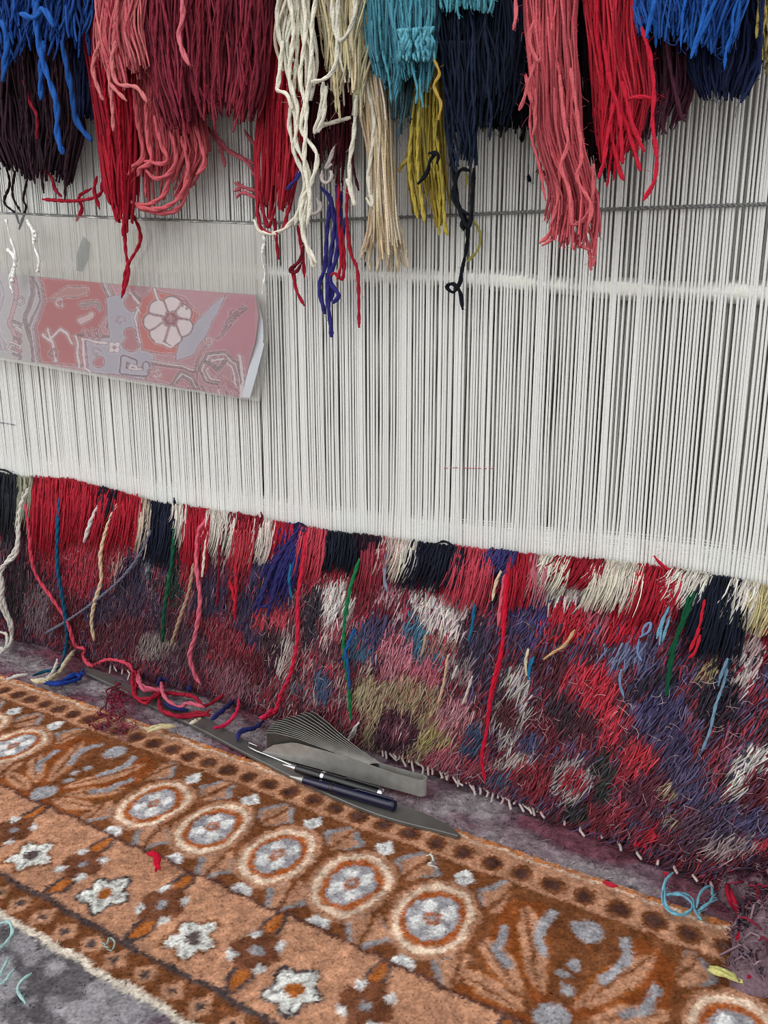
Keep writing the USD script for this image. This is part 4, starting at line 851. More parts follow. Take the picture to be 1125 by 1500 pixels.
    for k in range(6): paint_line(C, x, y, [(318 + 7 * k, 496 - 9 * k), (332 + 5 * k, 484 - 7 * k), (326 + 6 * k, 478 - 6 * k), (346 + 3 * k, 462 - 2 * k)], 1.7, lin((132, 100, 116)) if k % 2 else lin((160, 110, 124)))
    for r, c in ((0, dk), (3.5, pale), (7, rose), (10.5, pale)): 
        f = 1 - r / 34; paint_line(C, x, y, [(324 + f * u, 546 + f * v) for u, v in ((-32, -4), (-20, -26), (6, -30), (22, -14), (28, 8), (30, 30))] , 1.7, c); paint_line(C, x, y, [(324 + f * u, 546 + f * v) for u, v in ((-32, -4), (-22, 12), (0, 18))], 1.7, c)
    paint_line(C, x, y, [(300, 530), (320, 540), (330, 528)], 2.4, dk); paint_line(C, x, y, [(306, 536), (328, 556), (346, 574)], 2.2, rose); paint_line(C, x, y, [(322, 566), (330, 556), (342, 566)], 2.4, rose)
    for k in range(5): paint_line(C, x, y, [(296 + 12 * k, 566 + 2.6 * k), (299 + 12 * k, 576 + 2.6 * k)], 1.6, [dk, rose, pale][k % 3])
    paint_line(C, x, y, [(350, 520), (356, 560), (352, 580)], 3, pale)
    for cx, cy, k0 in ((88, 445, 0), (176, 470, 1), (268, 446, 2), (305, 500, 3), (30, 440, 4), (345, 460, 5), (232, 548, 6), (140, 516, 7), (76, 518, 8), (10, 505, 9)):
        a = np.linspace(0, 5.2, 9); w = 3 + 4.5 * a / 5.2
        paint_line(C, x, y, np.stack([cx + w * np.cos(a + k0), cy + w * np.sin(a + k0)], 1), 1.3, [pale, lav, rose * 0.8][k0 % 3])
    return C


curl = lambda x, y: 0.012 * np.clip((x - 318) / 55, 0, 1) ** 2 + 0.001
t = thing('pattern_sheet', 'printed pink and grey carpet pattern sheet with a curled white edge, inside the plastic sleeve', 'printed sheet')
top_e = [(-90, 388), (0, 400), (200, 419), (374, 432)]; right_e = [(379, 462), (374, 500), (362, 545), (356, 583)]; bot_e = [(200, 557), (0, 522), (-90, 504)]
panel(top_e + right_e + bot_e, 0.006, PRINT, 'printed_face', t, print_colours, 1.2, bend=curl)
panel([(366, 433), (377, 436), (385, 470), (386, 496), (377, 545), (366, 583), (354, 582), (364, 540), (376, 498), (379, 462)], 0.0145, WHITE_PAPER, 'curled_edge', t, None, 2.5)
panel([(384, 500), (387, 504), (380, 532), (372, 560), (368, 558), (377, 530)], 0.019, WHITE_PAPER, 'folded_corner', t, None, 2.0)
t = thing('plastic_sleeve', 'clear plastic sleeve hung on the warp at the left holding the printed pattern sheet', 'plastic sleeve')
film_outline = [(-120, 306), (0, 312), (200, 321), (386, 328), (391, 420), (392, 500), (380, 588), (200, 562), (0, 527), (-120, 502)]
panel(film_outline, 0.0048, MILKY, 'back_film', t, None, 6.0)
panel(film_outline, 0.0215, SLEEVE, 'front_film', t, None, 5.0, wave=0.004)
V, Fc, _ = yarn_line([(-120, 306), (0, 312), (200, 321), (386, 328)], 0.0215, 1.5); obj('top_edge', (V, Fc), SLEEVE, t)
V, Fc, _ = yarn_line([(386, 328), (391, 420), (392, 500), (380, 588)], 0.0215, 1.6); obj('side_seam', (V, Fc), SLEEVE, t)
def crease_glint(pts, w, name='crease_glint'):  # pale modelled strip painting the glint of light along a sleeve fold
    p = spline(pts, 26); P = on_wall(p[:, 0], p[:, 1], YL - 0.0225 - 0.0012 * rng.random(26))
    V, Fc, _ = tubes(P[None], (w / F * 0.75 * (0.1 + 1.2 * rng.random(26)))[None], 5); obj(name, (V, Fc), FILM_GLINT, t)
FILM_GLINT = mat('plastic_glint', {'p': ('principled_bsdf', {'base_color': (0.85, 0.84, 0.8), 'roughness': 0.12, 'specular_ior_level': 0.9})})  # near-white colour stands in for the highlight on the film
STAIN = film('grey_smudge', 0.5, (0.22, 0.24, 0.24))
panel([(122, 346), (132, 356), (130, 378), (120, 398), (112, 396), (112, 372)], 0.0056, STAIN, 'grey_smudge', t, None, 2.5)
crease_glint([(9, 322), (14, 345), (22, 370), (20, 390), (14, 410), (19, 430)], 3.4); crease_glint([(40, 322), (48, 338), (50, 360), (57, 380), (55, 398)], 3.6); crease_glint([(386, 345), (384, 380), (388, 400), (384, 432)], 2.0)
crease_glint([(384, 335), (388, 352), (384, 372)], 2.6)
crease_glint([(12, 366), (22, 380), (18, 412)], 4.6); crease_glint([(38, 322), (52, 342), (50, 352)], 4.4); crease_glint([(200, 450), (206, 458)], 1.2)

# ================================================================ SINGLE YARN ENDS LYING OVER THE CARPET
def hanging(label, col, lines, rad=2.6, group=None, off=0.02, name='yarn_strand', cat='yarn', fray=0):
    if len(lines) == 1 and not fray:
        V, Fc, _ = yarn_line(lines[0], lambda x, y: drape(x, y, off), rad)
        return obj(name, (V, Fc), WOOL, None, tint_of(col, len(V)), label=label, cat=cat, group=group)
    t = thing(name, label, cat, group)
    for pts in lines:
        V, Fc, _ = yarn_line(pts, lambda x, y: drape(x, y, off * rng.uniform(0.9, 1.15)), rad)
        obj('yarn_ply', (V, Fc), WOOL, t, tint_of(col, len(V), 0.08))
    return t


hanging('ivory yarn loop hanging at the far left edge of the carpet', (226, 222, 212), [[(44, 712), (30, 745), (27, 790), (22, 815), (2, 832), (4, 860), (2, 888), (14, 915), (16, 942), (0, 958)], [(36, 716), (26, 760), (24, 800), (8, 826), (0, 850), (8, 890), (18, 918), (12, 948), (-8, 950)], [(0, 926), (10, 930), (8, 950), (-4, 956)]], 2.8)
hanging('long coral pink yarn running from the left red tassels down to the floor', (206, 74, 94), [[(38, 735), (42, 775), (50, 835), (76, 876), (98, 910), (110, 945), (124, 950), (122, 962), (134, 975), (158, 966), (186, 972), (196, 985)]], 3.0)
hanging('teal blue yarn strand crossing the red tassels at the left', (26, 96, 134), [[(87, 729), (84, 780), (84, 830), (92, 880), (98, 930), (94, 962)]], 3.0)
hanging('pale cream yarn strand right of the teal one, at the left', (224, 200, 164), [[(172, 738), (156, 775), (147, 815), (148, 850), (138, 885), (134, 912), (138, 938)]], 3.0)
hanging('short white yarn end lying on the navy tassel at the left', (222, 218, 214), [[(147, 736), (134, 762), (123, 794)]], 3.2)
hanging('grey blue yarn strand slanting down left across the carpet', (112, 110, 130), [[(222, 776), (206, 810), (180, 845), (140, 880), (100, 908), (66, 928)]], 2.3)
hanging('light pink yarn strand hanging left of the middle ivory tassel', (214, 104, 124), [[(302, 760), (290, 785), (288, 830), (293, 880), (286, 930), (278, 960), (286, 990), (294, 1002)]], 3.6)
hanging('tan yarn strand with a pale tip, left of the light pink strand', (176, 146, 120), [[(284, 825), (276, 868), (262, 910), (250, 946)]], 2.6)
hanging('dark green yarn strand hanging from the navy tassels at the left', (26, 84, 58), [[(256, 770), (252, 820), (246, 860), (240, 900), (238, 940)]], 3.0)
hanging('ivory yarn end curling over the red tassel near the middle left', (222, 208, 194), [[(310, 770), (302, 795), (296, 845)]], 2.6)
hanging('red yarn strand hanging beside the maroon tassels at the middle left', (190, 36, 54), [[(352, 770), (346, 815), (346, 860), (344, 908)], [(336, 850), (344, 880), (342, 900)]], 2.6)
hanging('dark red yarn strand left of the red pair at the middle left', (120, 28, 44), [[(330, 768), (322, 800), (320, 850), (318, 888)]], 2.2)
hanging('long crimson yarn strand hanging left of the ivory patch in the middle', (206, 40, 66), [[(450, 780), (443, 830), (436, 880), (436, 935), (426, 985), (412, 1015), (404, 1040), (384, 1055)]], 3.2)
hanging('bunch of blue violet yarn hanging beside the long crimson strand', (48, 46, 100), [[(440, 772), (412, 810), (392, 850), (376, 900)], [(434, 774), (404, 820), (386, 862), (370, 896)], [(446, 774), (420, 820), (402, 860), (392, 904)], [(436, 778), (410, 830), (398, 880), (380, 890)]], 2.8)
hanging('short teal yarn end between the violet bunch and crimson strand', (34, 112, 150), [[(430, 824), (424, 850), (427, 876)], [(426, 826), (423, 856)]], 2.6)
hanging('bright green yarn strand hanging over the ivory patch in the middle', (30, 118, 70), [[(527, 818), (516, 850), (508, 885), (504, 920), (504, 960), (510, 1000), (514, 1055)], [(526, 822), (512, 868), (506, 905)]], 2.6)
hanging('blue yarn strand below the green one in the middle', (36, 92, 150), [[(505, 950), (510, 980), (512, 1010)], [(520, 920), (508, 950), (502, 968)]], 2.8)
hanging('grey blue yarn end beside the ivory and pink tassels in the middle', (136, 142, 158), [[(566, 808), (563, 845), (567, 866)]], 3.0)
hanging('long bright red yarn strand at the middle right, the longest of all', (208, 26, 56), [[(747, 824), (742, 870), (738, 925), (732, 970), (720, 1020), (713, 1070), (706, 1110), (711, 1146)], [(742, 840), (738, 900), (735, 950), (722, 1000), (714, 1050)]], 2.8)
hanging('coral pink yarn end left of the longest red strand', (214, 96, 112), [[(740, 840), (734, 880), (730, 918)]], 3.2)
hanging('cream yarn end left of the coral pink end at the middle right', (214, 194, 160), [[(734, 836), (726, 856), (721, 880)]], 2.6)
hanging('teal yarn end at the middle right of the carpet', (30, 104, 140), [[(695, 884), (692, 915), (686, 940)]], 2.6)
hanging('thin pale tan yarn end below the white patch right of the middle', (204, 172, 142), [[(656, 960), (650, 1000), (642, 1030)], [(624, 928), (620, 950), (616, 962)]], 2.1)
hanging('two short ivory yarn ends in the lower middle of the pile', (208, 198, 190), [[(670, 975), (662, 995)], [(692, 990), (684, 1015), (677, 1032)]], 2.2)
hanging('sand yarn end slanting under the red patch at the right', (206, 166, 120), [[(842, 922), (828, 944), (810, 956), (796, 966)]], 2.4)
hanging('cream and teal yarn ends side by side right of the longest red strand', (214, 202, 172), [[(774, 950), (770, 970), (772, 990)]], 2.6)
hanging('teal yarn end beside the short cream end at the right', (34, 106, 148), [[(782, 962), (776, 980), (774, 996)], [(779, 964), (772, 990)]], 2.6)
hanging('light blue yarn loop below the large ivory tassel at the right', (120, 140, 178), [[(936, 934), (950, 925), (953, 912), (944, 918), (940, 932)], [(936, 936), (934, 955), (940, 968)]], 2.0)
hanging('sky blue yarn ends left of the dark green strand at the right', (116, 164, 186), [[(980, 888), (970, 915), (966, 945)], [(984, 890), (976, 920), (970, 940)], [(976, 895), (966, 920), (962, 936)]], 2.2)
hanging('dark green yarn hanging below the right ivory tassel', (18, 82, 54), [[(1018, 866), (1006, 900), (990, 940), (982, 980), (976, 1020)], [(1014, 868), (1000, 910), (986, 950), (978, 1000)], [(1010, 872), (996, 920), (980, 960)]], 3.0)
hanging('crimson yarn ends between the dark green and navy yarn at the right', (190, 34, 52), [[(1032, 878), (1024, 920), (1010, 955)], [(1026, 930), (1018, 955), (1008, 964)]], 2.6)
hanging('pale blue yarn strand hanging under the navy tassel at the right', (122, 158, 184), [[(1068, 966), (1060, 1000), (1048, 1035), (1040, 1070), (1028, 1100)], [(1066, 964), (1056, 990), (1052, 1005)]], 2.2)
hanging('faded blue yarn end in the middle of the right half of the pile', (116, 142, 176), [[(910, 980), (908, 1000), (914, 1022)]], 2.4)
hanging('navy yarn end standing up from the fell at the left', (30, 34, 50), [[(256, 748), (256, 738), (255, 729)]], 1.8, off=0.008)
hanging('black yarn end curling over the fell at the far left', (28, 32, 36), [[(26, 704), (14, 692), (2, 688), (-10, 690)]], 1.8, off=0.008)
hanging('dark loop of yarn on the fell above the violet bunch', (34, 36, 66), [[(428, 772), (438, 766), (450, 773)]], 1.8, off=0.012)
hanging('black yarn loop on the fell above the middle navy tassel', (28, 30, 40), [[(640, 796), (652, 793), (664, 800), (672, 806)]], 2.0, off=0.014)
hanging('red yarn end sticking up from the fell at the right', (190, 28, 50), [[(958, 814), (966, 824), (978, 834), (990, 842)]], 2.4, off=0.016)
hanging('maroon yarn end sticking up from the fell left of the middle', (120, 26, 40), [[(376, 766), (384, 758), (382, 750)], [(352, 764), (364, 756), (378, 762)]], 1.8, off=0.014)
hanging('thin pink thread trace across the warp at the middle right', (190, 120, 128), [[(650, 686), (672, 685), (690, 686), (724, 686)]], 0.8, off=0.0006)
hanging('tiny grey blue thread mark on the warp at the far left edge', (120, 124, 136), [[(-6, 618), (8, 620), (20, 622), (26, 624)]], 0.9, off=0.0008)
hanging('white frayed yarn end beside the comb handle', (214, 208, 204), [[(526, 1058), (516, 1072), (508, 1090)], [(522, 1062), (518, 1076), (512, 1082)]], 2.6)

# ================================================================ YARN LYING ON THE FLOOR
FL = lambda z: (lambda x, y: on_floor(x, y, z))
def floor_yarn(label, groups, name='yarn_scrap', cat='yarn', group=None):
    t = thing(name, label, cat, group)
    for col, z, rad, lines in groups:
        for pts in lines:
            V, Fc, _ = yarn_line(pts, (lambda zz: (lambda x, y: on_floor(x, y, zz * (1 + 0.3 * np.sin(np.arange(len(x)) * 0.35)))))(z), rad)
            obj('yarn_ply', (V, Fc), WOOL, t, tint_of(col, len(V), 0.08))
    return t


floor_yarn('tangle of crimson yarn crossing the dark strip below the carpet', [((176, 34, 58), .008, 3.0, [[(196, 975), (194, 1000), (200, 1022), (226, 1022), (240, 1015), (282, 1020), (300, 1034), (330, 1016)], [(188, 974), (200, 990), (198, 1018), (214, 1030), (232, 1016), (270, 1018)], [(236, 1040), (264, 1050), (300, 1046), (306, 1040)]]), ((140, 30, 48), .007, 3.4, [[(232, 1022), (238, 1042), (262, 1048), (290, 1044), (308, 1048)], [(250, 990), (290, 988), (318, 1000)]])], 'yarn_tangle')
floor_yarn('looped light pink yarn lying on the crimson tangle', [((212, 100, 122), .012, 3.2, [[(238, 984), (222, 972), (206, 974), (202, 996), (212, 1006), (236, 1012), (240, 1018)], [(204, 990), (210, 1010), (234, 1010)], [(236, 1000), (242, 1022), (262, 1036), (276, 1030), (300, 1036)]])], 'yarn_tangle')
floor_yarn('blue violet yarn tangle beside the pink loops', [((44, 46, 104), .008, 3.4, [[(230, 1004), (236, 994), (250, 996), (276, 994), (306, 976), (338, 950)], [(278, 994), (278, 1010), (284, 988), (310, 992), (334, 986)], [(310, 1054), (332, 1036), (352, 1020), (376, 1022), (394, 1034)], [(240, 1030), (256, 1038), (276, 1040)], [(348, 1085), (352, 1072), (374, 1066), (386, 1056)]])], 'yarn_tangle')
floor_yarn('bright pink yarn strand at the left of the metal comb', [((220, 44, 88), .012, 3.0, [[(326, 970), (336, 988), (342, 1004), (350, 1024), (346, 1044), (330, 1062), (314, 1066)], [(380, 1052), (392, 1046), (404, 1034)]])])
def fluff_lines(n, cx, cy, sx, sy):
    out = []
    for _ in range(n):
        x, y = cx + sx * rng.normal(), cy + sy * rng.normal(); r = rng.uniform(5, 13); a0 = rng.uniform(0, 6.28)
        out.append([(x + r * math.cos(a0 + w) + 2 * rng.normal(), y + 0.7 * r * math.sin(a0 + w) + 2 * rng.normal()) for w in np.linspace(0, rng.uniform(1.5, 5.5), 6)])
    return out


floor_yarn('dark red fluff of wool fibres on the orange carpet at the left', [((112, 26, 46), .0035, 1.2, fluff_lines(22, 168, 1036, 10, 14)), ((138, 52, 74), .005, 0.7, fluff_lines(26, 172, 1046, 13, 17)), ((120, 84, 96), .004, 0.6, fluff_lines(16, 176, 1058, 12, 12))], 'wool_fluff', 'fluff')
floor_yarn('cream and white yarn ends on the carpet corner at the left', [((220, 206, 172), .010, 3.4, [[(110, 952), (96, 970), (84, 988), (64, 998), (46, 996)], [(84, 986), (70, 996), (52, 1000)]]), ((216, 212, 208), .010, 3.0, [[(84, 966), (80, 980), (68, 994), (48, 998)], [(10, 996), (24, 990), (40, 988)]])])
floor_yarn('deep blue yarn end beside the cream ends on the left', [((34, 62, 144), .008, 3.4, [[(60, 1000), (84, 1000), (104, 994), (124, 986)], [(72, 1003), (98, 1000), (116, 994), (122, 980)], [(90, 998), (110, 988), (118, 992)]]), ((24, 80, 104), .008, 2.2, [[(94, 962), (86, 978), (64, 984), (48, 990)]])])
floor_yarn('pale straw-coloured yarn end left of the dark strip, on the carpet', [((218, 204, 160), .008, 2.8, [[(214, 1070), (228, 1064), (254, 1062)], [(216, 1072), (234, 1066), (256, 1064)]])])
floor_yarn('small cream yarn end lying over the dark metal strip', [((216, 206, 186), .011, 2.8, [[(278, 1060), (294, 1052)]])])
floor_yarn('tiny crimson yarn bit on the orange carpet flowers', [((196, 18, 50), .007, 3.6, [[(216, 1250), (228, 1254), (230, 1272)], [(222, 1248), (232, 1256), (228, 1276)], [(226, 1262), (234, 1272)]])])
floor_yarn('light blue looped yarn scrap near the right end of the carpet edge', [((122, 182, 202), .010, 1.9, [[(986, 1278), (974, 1292), (970, 1318), (982, 1336), (1004, 1340), (1014, 1326), (1000, 1312), (978, 1310)], [(972, 1312), (996, 1308), (1014, 1316), (1018, 1334), (1028, 1348)], [(1020, 1330), (1026, 1308), (1040, 1298), (1044, 1312), (1036, 1326), (1022, 1334)], [(1050, 1318), (1040, 1322), (1026, 1332), (1022, 1346)], [(974, 1300), (976, 1326), (996, 1340), (1012, 1332)], [(1048, 1310), (1040, 1320)]])])
floor_yarn('short yellow green yarn stub at the lower right of the carpet', [((206, 202, 128), .009, 4.2, [[(1038, 1420), (1060, 1428), (1088, 1438)], [(1040, 1416), (1062, 1424), (1090, 1434)]])])
floor_yarn('white curl of thread on the orange carpet in the middle', [((214, 214, 206), .007, 1.3, [[(624, 1254), (632, 1252), (634, 1262), (626, 1266), (640, 1270)], [(630, 1250), (636, 1262)]])])
floor_yarn('pale green thread curl on the dark line of the carpet border', [((156, 178, 170), .007, 1.4, [[(148, 1380), (156, 1384), (160, 1374), (168, 1380), (164, 1392), (156, 1390)], [(150, 1386), (160, 1388)]])])
floor_yarn('pale aqua yarn scraps on the grey field at the lower left', [((170, 206, 204), .008, 2.4, [[(-6, 1356), (12, 1350), (18, 1366), (6, 1384), (-4, 1390)], [(12, 1404), (4, 1420), (-4, 1436)], [(46, 1426), (30, 1438), (26, 1452), (38, 1470)], [(20, 1420), (8, 1436), (-4, 1444)]])])
floor_yarn('small red yarn flecks on the carpet edge at the right', [((198, 40, 62), .008, 3.0, [[(884, 1292), (900, 1296)], [(888, 1296), (904, 1298)], [(972, 1278), (980, 1282)]])])
floor_yarn('yellow yarn stub lying on the pile at the lower right', [((206, 192, 128), .022, 2.4, [[(926, 1204), (940, 1200), (952, 1194)]])])
floor_yarn('red yarn tuft hanging at the lower edge of the pile at the right', [((196, 34, 58), .012, 3.0, [[(948, 1212), (940, 1226), (934, 1240)], [(942, 1214), (934, 1226), (930, 1240)], [(954, 1216), (946, 1230), (944, 1242)], [(950, 1222), (938, 1236)]])])

# plum and red scraps heaped at the right edge, over the end of the carpet
def heap():
    t = thing('wool_heap', 'heap of plum and dark red wool scraps at the right edge of the picture', 'wool scraps')
    nr, na = 34, 120; c = on_floor(1184, 1362)
    r, th = np.meshgrid(np.linspace(0, 1, nr), np.linspace(0, 2 * np.pi, na, endpoint=False), indexing='ij')
    rim = 1 + 0.16 * np.sin(3 * th + 1) + 0.10 * np.sin(5 * th) + 0.06 * np.sin(11 * th)
    x = c[0] + 0.072 * rim * r * np.cos(th); y = c[1] + 0.088 * rim * r * np.sin(th)
    z = 0.050 * np.clip(1 - r ** 2.6, 0, 1) ** 0.7 * (0.45 + 1.1 * fbm(np.stack([x * 45, y * 45, 0 * x], -1), 3, 13)) + 0.003 * (noise(np.stack([x * 240, y * 240, 0 * x], -1), 3) - 0.5) * (r < 1) - 0.0035
    V = np.stack([x, y, z], -1).reshape(-1, 3); full = V; i, j = np.meshgrid(np.arange(nr - 1), np.arange(na), indexing='ij'); j2 = (j + 1) % na
    q = np.stack([i * na + j, (i + 1) * na + j, (i + 1) * na + j2, i * na + j2], -1).reshape(-1, 4)
    n = fbm(V * 26, 3, 3); C = np.tile(lin((84, 48, 62)), (len(V), 1)); C[n > 0.52] = lin((120, 98, 106)); C[n < 0.42] = lin((64, 26, 38))
    obj('matted_wool', (V, q), PILE, t, C)
    k = rng.integers(0, len(V), 5200); p0 = V[k]; d = np.c_[rng.normal(0, .004, 5200), rng.normal(-.0015, .004, 5200), rng.uniform(.001, .006, 5200)]; p2 = p0 + d; p2[:, 2] = np.maximum(p2[:, 2], -.003)
    Vh, Fh, ih = tubes(np.stack([p0, 0.5 * (p0 + p2) + [0, 0, .0015], p2], 1), np.array([[.0007, .0006, .0002]]), 3, cap=False)
    obj('wool_fibres', (Vh, Fh), PILE, t, np.clip(C[k] * np.exp(rng.normal(0.1, .25, (5200, 1))), 0, .9)[ih], kind='stuff')
    rows = []; cols = []
    for _ in range(520):
        k = int(math.sqrt(rng.random()) * (nr - 3)) * na + int(rng.integers(0, na))
        p = full[k] + [0, 0, 0.001]; d = rng.normal(0, 1, 3) * [0.006, 0.005, 0.002]; o = rng.normal(0, 0.003, 3); o[2] = abs(o[2]) + 0.002
        rows.append([p - d, p - d * 0.3 + o, p + d * 0.4 + o, p + d]); cols.append([(92, 52, 64), (132, 108, 116), (70, 40, 52), (126, 36, 54), (58, 48, 60)][rng.integers(0, 5)])
    Vt_, Ft, idx = tubes(np.array(rows), np.array([[0.0009, 0.0011, 0.001, 0.0005]]), 5); Vt_[:, 2] = np.maximum(Vt_[:, 2], -0.003)
    obj('wool_ends', (Vt_, Ft), WOOL, t, np.clip(np.array([lin(c) for c in cols])[idx] * np.exp(rng.normal(0, .15, len(cols)))[idx][:, None], 0, .9), kind='stuff')


heap()
floor_yarn('thick crimson yarn strand along the left side of the plum heap', [((164, 26, 52), .014, 4.6, [[(1064, 1296), (1070, 1318), (1082, 1338), (1086, 1362), (1080, 1384)], [(1066, 1300), (1078, 1326), (1088, 1350), (1084, 1378)]])])
floor_yarn('red yarn strand lying below the plum heap at the right edge', [((178, 32, 58), .012, 4.0, [[(1132, 1380), (1118, 1400), (1106, 1420), (1096, 1432)], [(1134, 1392), (1120, 1410), (1104, 1424)]])])
floor_yarn('navy yarn end between the orange carpet and the plum heap', [((36, 40, 58), .012, 4.0, [[(1086, 1372), (1086, 1400), (1082, 1424)], [(1090, 1378), (1090, 1404), (1086, 1426)]])])

# ================================================================ TOOLS ON THE EDGE OF THE CARPET
def strip_on_floor(name, label, cat, edge_a, edge_b, z0, th, material):
    """a flat strip between two edges given as places in the picture"""
    A = spline(edge_a, 40); B = spline(edge_b, 40)
    a, b = on_floor(A[:, 0], A[:, 1], z0 + th), on_floor(B[:, 0], B[:, 1], z0 + th); n = 40
    in_ = 0.0008 * (b - a) / (np.linalg.norm(b - a, axis=1, keepdims=True) + 1e-9)
    ring = np.stack([a - [0, 0, th], a - [0, 0, 0.0006], a + in_, b - in_, b - [0, 0, 0.0006], b - [0, 0, th]], 1)
    i, j = np.meshgrid(np.arange(n - 1), np.arange(6), indexing='ij'); k = i * 6 + j; k2 = i * 6 + (j + 1) % 6
    q = np.stack([k, k2, k2 + 6, k + 6], -1).reshape(-1, 4)
    f = np.vstack([q[:, [0, 1, 2]], q[:, [0, 2, 3]], [[0, c, c + 1] for c in range(1, 5)], [[(n - 1) * 6, (n - 1) * 6 + c + 1, (n - 1) * 6 + c] for c in range(1, 5)]])
    m = trimesh.Trimesh(ring.reshape(-1, 3), f, process=False); m.fix_normals()
    return m


blade = strip_on_floor('', '', '', [(128, 974), (180, 998), (240, 1024), (300, 1050), (365, 1086), (470, 1135), (560, 1168), (620, 1190), (660, 1210), (674, 1222)],
                       [(122, 984), (170, 1006), (215, 1030), (290, 1066), (362, 1104), (470, 1158), (540, 1188), (590, 1204), (640, 1216), (670, 1224)], 0.0005, 0.0035, DARK_STEEL)
obj('flat_steel_blade', blade, DARK_STEEL, None, smooth=30, label='long flat grey steel blade with a tapered tip lying along the carpet edge', cat='blade')


def build_comb():
    t = thing('weaving_comb', 'metal weaving comb with a fan of thin steel blades and a folded handle', 'comb beater')
    tail = on_floor(612, 1166, 0.006); head = on_floor(384, 1104, 0.006); ax = (tail - head) / np.linalg.norm(tail - head); Lh = np.linalg.norm(tail - head)
    back = np.array([-ax[1], ax[0], 0.0]); back *= np.sign(back[1]); upv = np.array([0, 0, 1.0])
    def plate(name, off, hgt, material, th=0.0009, curve=0.0, lift=0.0, reach=0.0, wob=0.0, full=True):
        """an upright strip from the tail to the fan; off = how far it splays backwards at the head"""
        n = 26; s = np.linspace(0 if full else 0.30, 1, n)                       # 0 tail, 1 head
        spl = np.clip((s - 0.22) / 0.78, 0, 1)
        base = tail - ax * (Lh * s)[:, None] * (1 + reach) + back * (off[0] + (off[1] - off[0]) * spl ** 1.5)[:, None] + upv * (lift * spl ** 1.4)[:, None]
        h = np.interp(s, [0, 0.12, 0.45, 0.78, 0.93, 1], hgt)
        top = base + upv * h[:, None]
        ring = np.stack([base, top, top + back * th, base + back * th], 1)
        i, j = np.meshgrid(np.arange(n - 1), np.arange(4), indexing='ij'); k = i * 4 + j; k2 = i * 4 + (j + 1) % 4
        q = np.stack([k, k2, k2 + 4, k + 4], -1).reshape(-1, 4); e = (n - 1) * 4
        f = np.vstack([q[:, [0, 1, 2]], q[:, [0, 2, 3]], [[0, 2, 1], [0, 3, 2], [e, e + 1, e + 2], [e, e + 2, e + 3]]])
        m = trimesh.Trimesh(ring.reshape(-1, 3), f, process=False); m.fix_normals()
        o = obj(name, m, material, t, smooth=30)
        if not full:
            V, Fc, _ = tubes((top + back * th * 0.5)[None], np.full((1, n), 0.00030), 5); obj('edge_highlight', (V, Fc), STEEL, o)  # brighter tube paints the light caught along the dark blade's top edge
    plate('front_plate', (0, 0), [0.019, 0.019, 0.024, 0.025, 0.014, 0.002], STEEL, 0.0012)
    plate('rear_plate', (0.011, 0.016), [0.019, 0.019, 0.021, 0.02, 0.02, 0.02], STEEL, 0.0012)
    nb = 14
    for k in range(nb):
        f = (k + 1) / nb
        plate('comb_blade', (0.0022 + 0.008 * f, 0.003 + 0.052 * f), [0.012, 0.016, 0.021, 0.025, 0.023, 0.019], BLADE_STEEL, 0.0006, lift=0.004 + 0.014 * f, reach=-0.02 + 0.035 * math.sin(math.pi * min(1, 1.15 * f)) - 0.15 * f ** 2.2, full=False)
    # rounded fold that closes the handle
    a = np.linspace(-0.5 * np.pi, 0.5 * np.pi, 14); c = tail + back * 0.0062
    p0 = np.array([c + ax * 0.0075 * math.cos(w) + back * 0.0062 * math.sin(w) for w in a]); p1 = np.array([c + ax * 0.0064 * math.cos(w) + back * 0.0051 * math.sin(w) for w in a])
    ring = np.stack([p0, p0 + upv * 0.019, p1 + upv * 0.019, p1], 1); n = 14
    i, j = np.meshgrid(np.arange(n - 1), np.arange(4), indexing='ij'); k = i * 4 + j; k2 = i * 4 + (j + 1) % 4
    q = np.stack([k, k2, k2 + 4, k + 4], -1).reshape(-1, 4); m = trimesh.Trimesh(ring.reshape(-1, 3), np.vstack([q[:, [0, 1, 2]], q[:, [0, 2, 3]]]), process=False); m.fix_normals()
    obj('folded_end', m, STEEL, t, smooth=30)


build_comb()


def lathe_between(a, b, prof, sides=20):
    """a turned body along a -> b; prof = (fraction along, radius)"""
    prof = np.array(prof, float); P = a + (b - a) * prof[:, :1]
    V, Fc, _ = tubes(P[None], prof[None, :, 1], sides); m = trimesh.Trimesh(V, Fc, process=False); m.fix_normals(); return m


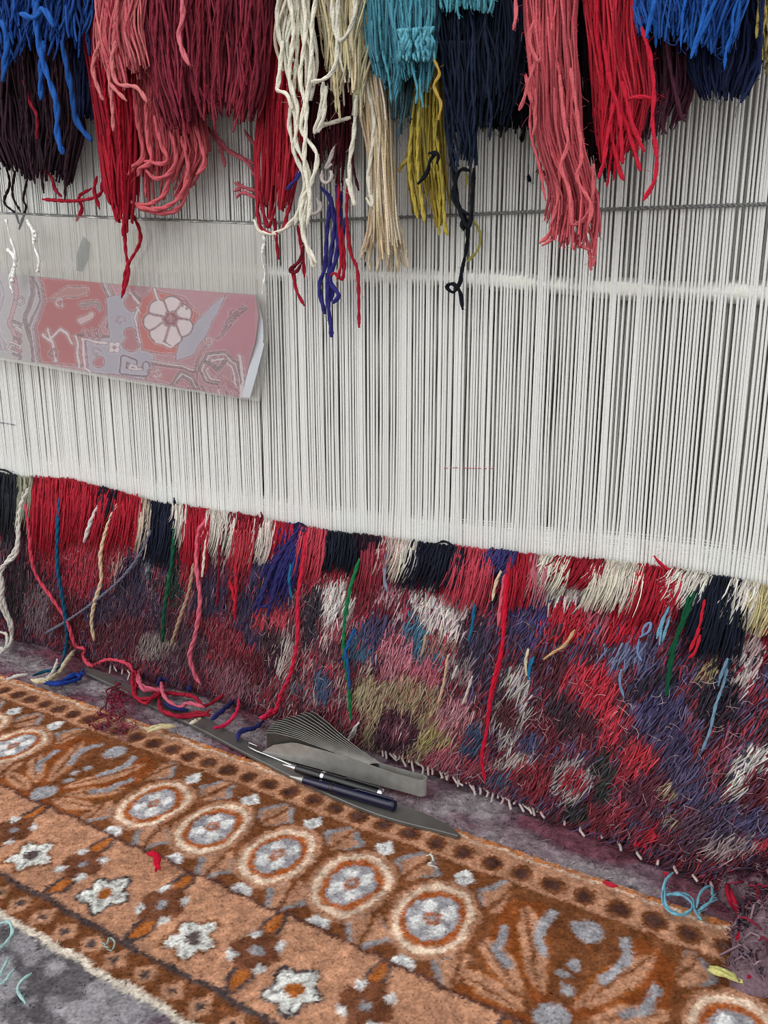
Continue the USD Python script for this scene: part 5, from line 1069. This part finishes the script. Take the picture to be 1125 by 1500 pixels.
def pen(label, a, b, body, clip_side, kind):
    t = thing('pen', label, 'pen'); R = 0.0052
    d = b - a
    obj('barrel', lathe_between(a, b, [(0.14, 0.0036), (0.15, 0.0042), (0.3, 0.005), (0.42, R), (0.43, R), (0.97, R), (0.985, 0.0048)]), body, t, smooth=40)
    obj('metal_tip', lathe_between(a, b, [(0, 0.0005), (0.015, 0.0009), (0.02, 0.0011), (0.06, 0.0016), (0.145, 0.0036)]), CHROME if kind else STEEL, t, smooth=40)
    obj('ring', lathe_between(a, b, [(0.40, 0.0051), (0.405, 0.0057), (0.43, 0.0057), (0.435, 0.0051)]), CHROME if kind else BLACK, t, smooth=40)
    side = np.cross(d, [0, 0, 1.0]); side /= np.linalg.norm(side); up = np.array([0, 0, 1.0])
    c0, c1 = a + d * 0.62 + up * 0.0062 - side * 0.001, a + d * 0.965 + up * 0.0066 - side * 0.001
    P = np.stack([c0 - up * 0.0016, c0 + (c1 - c0) * .1, c0 + (c1 - c0) * .5, c1, c1 + d * 0.012 - up * 0.002]); V, Fc, _ = tubes(P[None], np.array([[.0008, .0011, .0012, .0014, .001]]), 10)
    obj('clip', (V, Fc), body if not kind else BLACK, t)
    obj('end_cap', lathe_between(a, b, [(0.955, 0.0054), (0.96, 0.0057), (0.985, 0.0057), (0.995, 0.005), (1.0, 0.0034)]), CHROME if kind else BLUE_PLASTIC, t, smooth=40)


pen('black ballpoint pen with a silver tip and silver cap, resting against the comb', on_floor(414, 1120, 0.013), on_floor(562, 1164, 0.011), BLACK, 1, 1)
pen('dark blue pen lying on the steel blade in front of the black one', on_floor(424, 1137, 0.0095), on_floor(580, 1181, 0.0095), BLUE_PLASTIC, -1, 0)
# thin bright rod in front of the comb
V, Fc, _ = yarn_line([(364, 1094), (376, 1100), (420, 1118), (466, 1140)], FL(0.0075), 1.5); 
t = thing('thin_needle', 'thin bright metal needle lying on the steel blade left of the pens', 'needle'); obj('shaft', (V, Fc), CHROME, t)
V, Fc, _ = yarn_line([(364, 1094), (362, 1088), (370, 1090), (378, 1094), (376, 1099)], FL(0.0078), 1.1); obj('eye', (V, Fc), CHROME, t)
